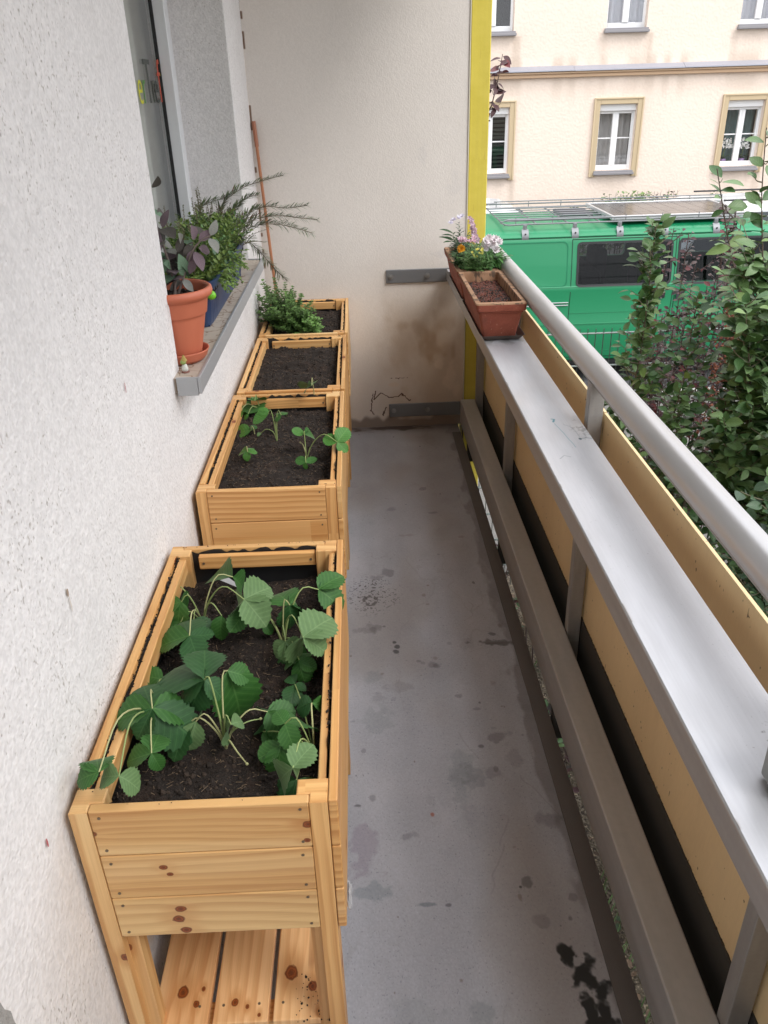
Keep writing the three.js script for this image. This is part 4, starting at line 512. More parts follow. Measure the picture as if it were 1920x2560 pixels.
  mesh('grip', rot(lathe([[0.001, -0.09], [0.009, -0.09], [0.011, -0.05], [0.013, -0.01], [0.0135, 0.012], [0.001, 0.012]], 20)), mat([0.012, 0.013, 0.014], 0.55), tr); const e = mesh('end_cap', rot(lathe([[0.0138, 0.0125], [0.0145, 0.02], [0.0125, 0.03], [0.006, 0.035], [0.001, 0.0355]], 20)), mat([0.2, 0.55, 0.03], 0.4), tr); mesh('hang_hole', rot(new THREE.CylinderGeometry(0.004, 0.004, 0.03, 12).rotateZ(Math.PI / 2).translate(0, 0.026, 0)), mat([0.02, 0.03, 0.02], 0.7), e);
  mesh('shaft', rot(new THREE.CylinderGeometry(0.005, 0.005, 0.06, 10).translate(0, -0.12, 0)), mat([0.4, 0.4, 0.4], 0.3, { metalness: 0.8 }), tr);
}
// cane in the corner
{ const t = thing('garden_cane', [-0.45, 0.7, -4.29], 'thin orange brown cane leaning in the corner behind the farthest planter', 'cane'); const cm = mat([0.42, 0.17, 0.08], 0.55), P = (x, y, z) => [x + 0.45, y - 0.7, z + 4.29]; mesh('rod', bar(P(-0.437, 0.66, -4.27), P(-0.482, 1.595, -4.31), 0.0075, 10), cm, t); mesh('sleeve', bar(P(-0.4765, 1.49, -4.306), P(-0.482, 1.602, -4.3105), 0.0098, 10), mat([0.4, 0.16, 0.09], 0.5), t); for (const y of [0.9, 1.18, 1.44]) { const q = (y - 0.66) / 0.935; mesh('joint', new THREE.SphereGeometry(0.0088, 8, 6).scale(1, 0.5, 1).translate(...P(lerp(-0.437, -0.482, q), y, lerp(-4.27, -4.31, q))), cm, t); } }
// ---------------------------------------------------------------- clay troughs on the shelf
{
  const [cm, cb] = pair(512, 256, (u, v, o) => { const n = fbm(u * 9, v * 6, 221, 4) - 0.5, f = noi(u * 160, v * 90, 222) - 0.5; o[0] = 134 + n * 30 + f * 8; o[1] = 70 + n * 24 + f * 8; o[2] = 52 + n * 20 + f * 7; mix3(o, [176, 150, 128], sst(noi(u * 70, v * 46, 223), 0.92, 0.97) * 0.6); mix3(o, [92, 52, 42], sst(fbm(u * 5, v * 4, 224, 3), 0.56, 0.75) * 0.5); o[3] = 0.5 + n * 0.6 + f * 0.4; });
  const [rm, rb] = pair(512, 128, (u, v, o) => { const n = fbm(u * 14, v * 6, 226, 4) - 0.5; o[0] = 158 + n * 44; o[1] = 122 + n * 46; o[2] = 94 + n * 46; mix3(o, [70, 58, 48], sst(fbm(u * 30, v * 9, 227, 3), 0.58, 0.72) * 0.7); o[3] = 0.5 + n; });
  const clay = mat(0xffffff, 0.8, { map: cm, bumpMap: cb, bumpScale: 0.001 }), rim = mat(0xffffff, 0.88, { map: rm, bumpMap: rb, bumpScale: 0.0015 }), trayM = mat([0.075, 0.058, 0.048], 0.55);
  const rr = (hw, hl, y, r = 0.012) => { const o = [], N = 8; for (const [sx, sz, a0] of [[1, 1, 0], [-1, 1, 90], [-1, -1, 180], [1, -1, 270]]) for (let i = 0; i <= N; i++) { const a = (a0 + 90 * i / N) * Math.PI / 180; o.push([sx * (hw - r) + Math.cos(a) * r, y, sz * (hl - r) + Math.sin(a) * r]); } return o; };
  const skin = (rings, wob = 0) => { const P = [], I = [], N = rings[0].length; rings.forEach((r, k) => r.forEach(([x, y, z]) => P.push(x + (noi(z * 14 + 9, y * 9 + k, 5) - 0.5) * wob, y + (noi(x * 22 + 3, z * 17 + k, 6) - 0.5) * wob * 0.8, z + (noi(x * 15, y * 12 + k, 7) - 0.5) * wob))); for (let k = 0; k < rings.length - 1; k++) for (let i = 0; i < N; i++) { const a = k * N + i, b = k * N + (i + 1) % N; I.push(a, a + N, b, b, a + N, b + N); } const g = new THREE.BufferGeometry(); g.setAttribute('position', new THREE.Float32BufferAttribute(P, 3)); g.setIndex(I); const n = g.toNonIndexed(); n.computeVertexNormals(); return metric(n, 'z', 2.2, 3.5); };
  for (const [z, label, l2, seed] of [[-3.225, 'red clay trough with bare soil on the railing shelf, the nearer one', 'dark plastic drip tray under the bare soil trough on the shelf', 1], [-3.83, 'weathered clay trough full of flowers at the far end of the railing shelf', 'dark plastic drip tray under the flower trough on the shelf', 2]]) {
    const tr = thing('drip_tray', [0.522, 0.8798, z], l2, 'drip tray', 'drip trays on the railing shelf'); const ty = skin([rr(0.064, 0.27, 0.0005), rr(0.068, 0.275, 0.002), rr(0.081, 0.291, 0.02), rr(0.0835, 0.2935, 0.0205), rr(0.0795, 0.289, 0.0185), rr(0.066, 0.272, 0.004)]); mesh('tray', ty, new THREE.MeshStandardMaterial({ color: trayM.color, roughness: 0.55, side: THREE.DoubleSide }), tr); mesh('tray_bottom', bx(-0.065, 0.065, 0.0012, 0.004, -0.271, 0.271), trayM, tr);
    const p = thing('clay_trough', [0.512, 0.8845, z], label, 'clay trough', 'clay troughs on the railing shelf');
    mesh('body', skin([rr(0.056, 0.252, 0.0), rr(0.062, 0.258, 0.003), rr(0.08, 0.281, 0.094), rr(0.0805, 0.2815, 0.0965), rr(0.083, 0.284, 0.099), rr(0.084, 0.285, 0.104), rr(0.091, 0.292, 0.107), rr(0.094, 0.295, 0.131)], 0.0025), clay, p);
    mesh('rim', skin([rr(0.094, 0.295, 0.1312), rr(0.0925, 0.2935, 0.1365), rr(0.078, 0.279, 0.138), rr(0.0755, 0.2765, 0.134), rr(0.068, 0.268, 0.06)], 0.004), rim, p);
    soil(p, 0.073, 0.272, (x, zz) => (seed === 1 ? 0.098 : 0.112) + (fbm(x * 20, zz * 20, seed, 3) - 0.5) * 0.02, 40 + seed, 700, seed === 1 ? mat(0xffffff, 0.95, { map: tex(256, 256, (u, v, o) => { const n = fbm(u * 20, v * 20, 231, 4) - 0.5, f = noi(u * 120, v * 120, 232) - 0.5; o[0] = 92 + n * 60 + f * 40; o[1] = 54 + n * 44 + f * 34; o[2] = 46 + n * 40 + f * 30; mix3(o, [40, 34, 32], sst(fbm(u * 7, v * 7, 233, 3), 0.5, 0.64) * 0.8); }) }) : undefined);
    if (seed === 1) { const R = rng(71), a = []; for (let i = 0; i < 500; i++) { const q = 0.001 + R() * 0.0026; a.push(xf([(R() * 2 - 1) * 0.07, 0.102 + (R() - 0.5) * 0.008, (R() * 2 - 1) * 0.26], R() * 6, R() * 6, 0, q)); } inst('red_grit', crumbG, mat([0.2, 0.07, 0.045], 0.9), a, p); }
    mesh('bottom', bx(-0.056, 0.056, 0.0004, 0.006, -0.25, 0.25), clay, p);
  }
}
// flowers in the far clay trough
{
  const Y = 0.99, flM = phys(0xffffff, 0.6, { transmission: 0.15, thickness: 0, side: THREE.DoubleSide }), petal = leafGeo(0.62, -0.2, -0.12, 3), leafP = leafGeo(0.3, 0.2, 0.3, 4);
  const R = rng(500);
  const bush = (t, n, h, sp, size, c1, g = leafP) => herb(t, R, Math.round(n * 1.9), (r) => new V3((r() - 0.5) * 0.05, 0, (r() - 0.5) * 0.05), (r) => { const a = r() * 6.28, q = Math.sqrt(r()) * sp; return new V3(Math.cos(a) * q, h * 1.1 * (0.45 + 0.65 * r()) * (1 - 0.35 * q / sp), Math.sin(a) * q * 1.2); }, g, herbM, size * 1.25, 0.011, (r) => { const k = 0.6 + 0.7 * r(); return col(c1[0] * k, c1[1] * k, c1[2] * k); }, greenStem, 0.8);
  const head = (t, name, pos, dir, rad, n, cA, cB, layers = 2) => { const ms = [], cs = [], d = dir.clone().normalize(), x = new V3().crossVectors(d, new V3(0.3, 0.2, 0.9)).normalize(), y = new V3().crossVectors(d, x); for (let l = 0; l < layers; l++) for (let i = 0; i < n; i++) { const a = i / n * 6.28 + l * 0.4, q = x.clone().multiplyScalar(Math.cos(a)).addScaledVector(y, Math.sin(a)).addScaledVector(d, 0.25 + l * 0.55), s = rad * (1 - l * 0.22) * (0.85 + 0.3 * R()); ms.push(aim(pos.clone(), q, d, new V3(s, s, s))); const k = 0.8 + 0.4 * R(); cs.push((R() < 0.5 ? cA : cB).clone().multiplyScalar(k)); } inst(name, petal, flM, ms, t, cs); };
  const G = 'flowers in the clay trough';
  const put = (name, x, z, label, cat) => thing(name, [x, Y, z], label, cat, G);
  let t = put('marigold_plant', 0.45, -3.66, 'orange yellow marigold with a single bloom at the left of the flower trough', 'marigold'); bush(t, 16, 0.1, 0.05, 0.026, [0.05, 0.12, 0.035]); head(t, 'bloom', new V3(-0.005, 0.105, 0.03), new V3(-0.2, 0.6, 1), 0.02, 12, col(0.75, 0.32, 0.01), col(0.8, 0.42, 0.02), 3);
  t = put('white_flower_plant', 0.47, -3.9, 'tall white blossoms with dark divided leaves at the back left of the flower trough', 'flower'); bush(t, 16, 0.15, 0.07, 0.028, [0.035, 0.075, 0.03]); for (const [a, b, c] of [[-0.03, 0.19, 0], [-0.008, 0.2, 0.02], [-0.045, 0.18, 0.02], [0.01, 0.205, 0]]) head(t, 'bloom', new V3(a, b, c), new V3(R() - 0.5, 1, 0.6), 0.015, 7, col(0.7, 0.68, 0.74), col(0.62, 0.56, 0.68)); for (let i = 0; i < 7; i++) { const z = 0.05 + R() * 0.02; mesh('leaf', leafP, strawC, t).applyMatrix4(aim(new V3(-0.03, 0.09 + R() * 0.04, 0), new V3(-1, 0.25 + R() * 0.5, (R() - 0.3)), new V3(0, 1, 0.3), new V3(z, z, z))); }
  t = put('pink_spike_plant', 0.535, -3.78, 'flower spike of mauve pink petals rising behind the trough', 'flower'); bush(t, 14, 0.12, 0.05, 0.024, [0.06, 0.13, 0.04]); for (let i = 0; i < 16; i++) { const q = i / 15; head(t, 'bloom', new V3(-0.03 + q * 0.028 + (R() - 0.5) * 0.016, 0.212 - q * 0.1, 0.0 + (R() - 0.5) * 0.02), new V3(R() - 0.5, 0.6, 1), 0.012 + 0.006 * q, 5, col(0.56, 0.38, 0.46), col(0.64, 0.5, 0.56)); }
  t = put('pink_flower_plant', 0.49, -3.62, 'cluster of pale pink flowers in the middle of the trough', 'flower'); bush(t, 26, 0.11, 0.075, 0.028, [0.07, 0.17, 0.04]); for (let i = 0; i < 14; i++) head(t, 'bloom', new V3(-0.02 + (R() - 0.5) * 0.07, 0.14 + (R() - 0.5) * 0.025, (R() - 0.5) * 0.03), new V3(R() - 0.5, 1, 0.8), 0.012, 6, col(0.66, 0.4, 0.48), col(0.7, 0.54, 0.6));
  t = put('white_daisy_plant', 0.565, -3.6, 'large whitish pink double blooms at the right of the trough, beside the handrail', 'flower'); bush(t, 34, 0.11, 0.08, 0.034, [0.06, 0.15, 0.04]); for (let i = 0; i < 9; i++) head(t, 'bloom', new V3(-0.012 + (i % 5) * 0.014 - 0.01, 0.15 - (i % 3) * 0.018 + (R() - 0.5) * 0.02, 0.02 + (R() - 0.5) * 0.03), new V3(R() - 0.4, 0.8, 1), 0.02, 9, col(0.74, 0.64, 0.67), col(0.78, 0.75, 0.75), 3);
  for (let i = 0; i < 8; i++) { const z = 0.06 + R() * 0.03; mesh('leaf', leafP, strawB, t).applyMatrix4(aim(new V3((R() - 0.5) * 0.05, 0.08 + R() * 0.03, 0.02), new V3(0.4 + R() - 0.5, -0.3 - R() * 0.7, 0.9), new V3(0, 1, 0.3), new V3(z, z, z))); }
  t = put('yellow_flower_plant', 0.505, -3.56, 'feathery green plant with small yellow buds at the front of the trough', 'flower'); bush(t, 40, 0.12, 0.07, 0.03, [0.1, 0.22, 0.05], needleLeaf); for (let i = 0; i < 12; i++) head(t, 'bloom', new V3((R() - 0.5) * 0.05, 0.08 + R() * 0.04, 0.03 + (R() - 0.5) * 0.03), new V3(R() - 0.5, 1, 0.8), 0.007, 5, col(0.72, 0.6, 0.1), col(0.6, 0.6, 0.14));
}

// ================================================================ OUTSIDE: GROUND, STREET
{
  const soilG = pair(512, 512, (u, v, o) => { const n = fbm(u * 14, v * 14, 241, 5), f = noi(u * 160, v * 160, 242); const b = 84 + (n - 0.5) * 60 + (f - 0.5) * 46; o[0] = b + 10; o[1] = b; o[2] = b - 14; mix3(o, [176, 158, 134], sst(noi(u * 120, v * 90, 243), 0.84, 0.92) * 0.8); mix3(o, [44, 34, 30], sst(noi(u * 70, v * 80, 244), 0.7, 0.85) * 0.6); o[3] = f * 0.6 + n * 0.4; });
  const g = new THREE.PlaneGeometry(240, 240); g.rotateX(-Math.PI / 2); g.translate(20, GY, -30); ground('ground', metric(g, 'z', 0.9, 0.9), mat(0xffffff, 0.95, { map: soilG[0], bumpMap: soilG[1], bumpScale: 0.012 })).userData.label = 'brown mulchy soil of the front garden';
  const pv = tex(512, 512, (u, v, o) => { const n = fbm(u * 9, v * 9, 251, 4) - 0.5, b = 108 + n * 34 + (noi(u * 220, v * 220, 252) - 0.5) * 18; o[0] = b; o[1] = b - 3; o[2] = b - 7; });
  ground('pavement', metric(bx(-12, 40, GY - 0.1, GY + 0.02, -8.75, -5.05), 'x', 0.7, 0.7), mat(0xffffff, 0.9, { map: pv })).userData.label = 'pale grey pavement between fence and road';
  ground('kerb', metric(rbx(-12, 40, GY - 0.1, GY + 0.025, -8.88, -8.755, 0.008), 'x', 0.7, 0.7), mat([0.36, 0.35, 0.33], 0.85)).userData.label = 'stone kerb of the road';
  const asp = tex(512, 512, (u, v, o) => { const b = 74 + (fbm(u * 10, v * 10, 255, 4) - 0.5) * 26 + (noi(u * 250, v * 250, 256) - 0.5) * 26; o[0] = b; o[1] = b; o[2] = b + 2; });
  const r = new THREE.PlaneGeometry(52, 5.1); r.rotateX(-Math.PI / 2); r.translate(14, GY + 0.006, -11.4); ground('road', metric(r, 'x', 0.6, 0.6), mat(0xffffff, 0.9, { map: asp })).userData.label = 'asphalt road behind the green van';
  const f2 = ground('far_pavement', metric(bx(-12, 40, GY - 0.1, GY + 0.03, -15.2, -13.9), 'x', 0.7, 0.7), mat(0xffffff, 0.9, { map: pv })); f2.userData.label = 'pavement in front of the apartment house';
}
// grass and small herbs under the railing
{
  const R = rng(31), ms = [], cs = [], blade = leafGeo(0.05, 0.3, 0.35, 3);
  for (let i = 0; i < 5200; i++) { const x = 0.62 + R() * 1.5, z = -0.2 - R() * 4.6; if (fbm(x * 3, z * 2.1, 261, 3) < 0.53) continue; const a = R() * 6.28, l = 0.05 + R() * 0.1; ms.push(aim(new V3(x, GY, z), new V3(Math.cos(a) * 0.6, 1, Math.sin(a) * 0.6), new V3(Math.sin(a), 0.2, Math.cos(a)), new V3(l * 1.2, l, l))); const k = 0.6 + 0.7 * R(); cs.push(col(0.09 * k, 0.16 * k, 0.045 * k)); }
  tag(inst('grass', blade, herbM, ms, null, cs), 'tufts of grass on the soil below the balcony', 'grass');
  const m2 = [], c2 = []; for (let i = 0; i < 1500; i++) { const x = 0.75 + R() * 3.4, z = -0.4 - R() * 4.3, l = 0.02 + R() * 0.03, a = R() * 6.28; m2.push(aim(new V3(x, GY + 0.01 + R() * 0.04, z), new V3(Math.cos(a), (R() - 0.3) * 0.5, Math.sin(a)), new V3(0, 1, 0), new V3(l, l, l))); const k = 0.5 + 0.8 * R(); c2.push(R() < 0.55 ? col(0.16 * k, 0.1 * k, 0.06 * k) : col(0.05 * k, 0.09 * k, 0.035 * k)); }
  tag(inst('leaf_litter', herbLeaf, herbM, m2, null, c2), 'fallen leaves scattered on the garden soil', 'leaf litter');
}
// ================================================================ APARTMENT HOUSE ACROSS THE STREET
const GLASS = phys(0xffffff, 0.02, { transmission: 1, thickness: 0, ior: 1.5 });
{
  const ZF = -16.5, b = thing('apartment_house', [4.9, GY, ZF], 'cream plastered apartment house with white casement windows across the street', 'apartment house');
  const FC = [-4.59, -2.22, 0.15, 2.53, 4.90, 7.29, 9.67, 12.05], [fmap, fbmp] = pair(1536, 768, (u, v, o) => { const x = -8 + u * 24, y = -1.5 + v * 10.5, n = fbm(x * 0.8, y * 0.9, 271, 5) - 0.5, f = noi(x * 45, y * 45, 272) - 0.5, b0 = 226 + n * 12 + f * 6; o[0] = b0 + 4; o[1] = b0 - 13; o[2] = b0 - 28; const st = noi(x * 7, y * 0.5, 273), run = (y0, len) => (y < y0 ? sst(len - (y0 - y), 0, len) : 0); let a = run(1.78, 0.5) * 0.5 + run(-0.9, 9) * 0 + sst(-0.7 - y, 0, 0.8) * 0.8; a += (y > 1.98 ? sst(0.25 - (y - 1.98), 0, 0.25) : 0) * 0.9; for (const c of FC) { const e = Math.abs(Math.abs(x - c) - 0.42); for (const y0 of [0.1, 2.46]) a += run(y0, 0.9) * sst(0.12 - e, 0, 0.1) * 0.9 + run(y0, 0.5) * sst(0.45 - Math.abs(x - c), 0, 0.2) * 0.3; } mix3(o, [178, 160, 142], clamp(a * sst(st, 0.25, 0.85) * 0.55, 0, 0.6)); o[3] = 0.5 + f; });
  const fm = mat(0xffffff, 0.92, { map: fmap, bumpMap: fbmp, bumpScale: 0.004 }), white = mat([0.82, 0.82, 0.82], 0.4), tan = mat([0.52, 0.41, 0.26], 0.85), tanL = mat([0.58, 0.46, 0.3], 0.85), grey = mat([0.26, 0.25, 0.26], 0.6), sheet = mat([0.36, 0.36, 0.4], 0.5, { metalness: 0.3 });
  const X = (x) => x - 4.9, Y = (y) => y - GY;
  const cols = [-4.59, -2.22, 0.15, 2.53, 4.90, 7.29, 9.67, 12.05], W0 = 0.37, lowY = [0.21, 1.34], upY = [2.55, 3.9];
  const s = new THREE.Shape(); s.moveTo(X(-8), 0); s.lineTo(X(16), 0); s.lineTo(X(16), Y(9)); s.lineTo(X(-8), Y(9)); s.closePath();
  for (const c of cols) for (const [a, d, w] of [[lowY[0], lowY[1], 0.345], [upY[0], upY[1], 0.36], [5.5, 6.85, 0.36]]) { const h = new THREE.Path(); h.moveTo(X(c - w), Y(a)); h.lineTo(X(c + w), Y(a)); h.lineTo(X(c + w), Y(d)); h.lineTo(X(c - w), Y(d)); h.closePath(); s.holes.push(h); }
  const g = new THREE.ExtrudeGeometry(s, { depth: 0.3, bevelEnabled: false }); g.translate(0, 0, -0.3); { const n = norm(g), p = n.attributes.position, uv = n.attributes.uv; for (let i = 0; i < p.count; i++) uv.setXY(i, (p.getX(i) + 12.9) / 24, p.getY(i) / 10.5); mesh('wall', n, fm, b); }
  { const q = new THREE.Shape(); q.moveTo(0.6, 0); q.lineTo(-4.2, 3.4); q.lineTo(-9.2, 0); q.closePath(); const e = new THREE.ExtrudeGeometry(q, { depth: 24.6, bevelEnabled: false }); e.rotateY(-Math.PI / 2); e.translate(X(16.3), Y(9.001), 0); mesh('roof', e, mat([0.3, 0.12, 0.08], 0.85), b); }
  mesh('rear_mass', bx(X(-7.9), X(15.9), 0, Y(9), -9, -1.2), mat([0.05, 0.05, 0.05], 0.95), b);
  // string course: sheet metal cover over a tan moulding
  mesh('string_course', [rbx(X(-8), X(16), Y(1.80), Y(1.86), 0.001, 0.075, 0.01), rbx(X(-8), X(16), Y(1.8605), Y(1.895), 0.001, 0.11, 0.01, 2)], mat([0.58, 0.40, 0.26], 0.85), b);
  for (let i = 0; i < 12; i++) { const cv = new THREE.Shape(); cv.moveTo(0.0012, 1.985); cv.lineTo(0.14, 1.92); cv.lineTo(0.143, 1.898); cv.lineTo(0.001, 1.8965); cv.closePath(); const e = new THREE.ExtrudeGeometry(cv, { depth: 1.995, bevelEnabled: false }); e.rotateY(-Math.PI / 2); e.translate(X(-6 + i * 2), -GY + (i % 3) * 0.002, 0); mesh('cover_sheet', e, sheet, b); }
  // windows
  const winRow = (c, low, kind) => {
    const [a, d] = low ? lowY : upY, w = low ? 0.345 : 0.36, o = new THREE.Group(); o.name = 'window'; o.position.set(X(c), Y(a), 0); b.add(o); const h = d - a, D = -0.12;
    const sh = low ? 0.115 : 0; const bars = [];
    const B = (x0, x1, y0, y1, z0 = D - 0.05, z1 = D) => bars.push(rbx(x0, x1, y0, y1, z0, z1, 0.006));
    B(-w, -w + 0.045, 0, h - sh); B(w - 0.045, w, 0, h - sh); B(-w + 0.046, w - 0.046, 0, 0.085); B(-w + 0.046, w - 0.046, h - sh - 0.045, h - sh);
    B(-0.055, 0.055, 0.086, h - sh - 0.046, D - 0.04, D + 0.014); B(-0.008, 0.008, 0.087, h - sh - 0.047, D + 0.0145, D + 0.022);
    if (low) for (const q of [-1, 1]) B(q < 0 ? -w + 0.046 : 0.056, q < 0 ? -0.056 : w - 0.046, h * 0.48, h * 0.48 + 0.022, D - 0.035, D - 0.008);
    mesh('frame', bars, white, o);
    if (low) { mesh('shutter_box', rbx(-w, w, h - sh + 0.001, h, D - 0.05, D + 0.07, 0.012, 2), white, o); for (const q of [-w, w - 0.02]) mesh('guide_rail', rbx(q, q + 0.02, 0, h - sh, D + 0.001, D + 0.03, 0.003), white, o); }
    for (const q of [-1, 1]) mesh('pane', bx(q < 0 ? -w + 0.046 : 0.056, q < 0 ? -0.056 : w - 0.046, 0.086, h - sh - 0.046, D - 0.028, D - 0.024), GLASS, o);
    mesh('sill', [rbx(-w - 0.04, w + 0.04, -0.075, -0.03, -0.1, 0.095, 0.008), rbx(-w - 0.03, w + 0.03, -0.0295, 0.0, -0.16, 0.05, 0.004)], grey, o);
    if (low) { const t = (x0, x1, y0, y1, z, m) => mesh('surround', rbx(x0, x1, y0, y1, 0.001, z, 0.006), m, o); t(-w - 0.115, -w - 0.002, -0.11, h + 0.11, 0.035, tan); t(w + 0.002, w + 0.115, -0.11, h + 0.11, 0.035, tan); t(-w - 0.0015, w + 0.0015, h + 0.002, h + 0.11, 0.0345, tan); const li = (x0, x1, y0, y1) => mesh('surround_moulding', rbx(x0, x1, y0, y1, 0.0355, 0.048, 0.004), tanL, o); li(-w - 0.116, -w - 0.088, -0.112, h + 0.112); li(w + 0.088, w + 0.116, -0.112, h + 0.112); li(-w - 0.0875, w + 0.0875, h + 0.085, h + 0.112); }
    if (kind === 'sheer' || kind === 'green' || kind === 'blank') { const cgm = new THREE.PlaneGeometry(2 * w, h, 60, 1), p = cgm.attributes.position; for (let i = 0; i < p.count; i++) p.setZ(i, 0.02 * Math.sin(p.getX(i) * 44 + c)); cgm.computeVertexNormals(); cgm.translate(0, h / 2, kind === 'blank' ? -0.25 : -0.36); mesh('curtain', cgm, mat(kind === 'sheer' ? [0.42, 0.42, 0.42] : kind === 'blank' ? [0.42, 0.43, 0.47] : [0.1, 0.16, 0.16], 0.9, { side: THREE.DoubleSide }), o); }
    if (kind === 'blind') for (let i = 0; i < 15; i++) mesh('slat', (() => { const q = new THREE.BoxGeometry(2 * w, 0.055, 0.003); q.rotateX(0.6); q.rotateZ((hsh(i, 3, 5) - 0.5) * 0.05); q.translate(0, 0.12 + i * 0.07, -0.3); return q; })(), mat([0.07, 0.085, 0.075], 0.6), o);
    mesh('room', bx(-w - 0.1, w + 0.1, -0.1, h + 0.1, -0.9, -0.86), mat([0.03, 0.03, 0.032], 0.9), o);
    return o;
  };
  cols.forEach((c, i) => { winRow(c, true, ['sheer', 'green', 'sheer', 'blind', 'sheer', 'green', 'sheer', 'blind'][i]); winRow(c, false, ['blank', 'x', 'blank', 'x', 'blank', 'blank', 'x', 'blank'][i]); });
  // plinth
  mesh('plinth', metric(rbx(X(-8), X(16), 0, 0.45, 0.001, 0.04, 0.008), 'x', 0.5, 0.5), mat([0.3, 0.28, 0.26], 0.9), b);
  // orchids on the inner ledge of the right window
  for (const [dx, lab] of [[-0.19, 'white flowering orchid behind the left pane of the right hand ground floor window'], [0.17, 'white flowering orchid behind the right pane of the right hand ground floor window']]) { const t = thing('potted_orchid', [7.29 + dx, 0.22, ZF - 0.24], lab, 'orchid', 'orchids in the window across the street'); mesh('pot', lathe([[0.001, 0], [0.05, 0], [0.065, 0.11], [0.001, 0.11]], 14), mat([0.3, 0.2, 0.4], 0.5), t); mesh('stem', tube([[0, 0.1, 0], [0.02, 0.3, 0], [0.08, 0.42, 0.02], [0.13, 0.38, 0.03]], 0.006, 8, 4), greenStem, t); const R = rng(8 + dx * 100), ms = []; for (let i = 0; i < 46; i++) { const c = [(R() - 0.4) * 0.2, 0.3 + R() * 0.16, (R()) * 0.04]; ms.push(aim(new V3(...c), new V3(R() - 0.5, R() - 0.5, 0.3), new V3(0, 0, 1), new V3(0.05, 0.05, 0.05))); } inst('petals', herbLeaf, mat([0.8, 0.8, 0.78], 0.6, { side: THREE.DoubleSide }), ms, t); const lm = []; for (let i = 0; i < 6; i++) lm.push(aim(new V3(0, 0.11, 0), new V3(Math.cos(i), 0.6, Math.sin(i)), new V3(0, 1, 0), new V3(0.1, 0.16, 0.16))); inst('foliage', herbLeaf, mat([0.05, 0.1, 0.05], 0.5, { side: THREE.DoubleSide }), lm, t); }
}
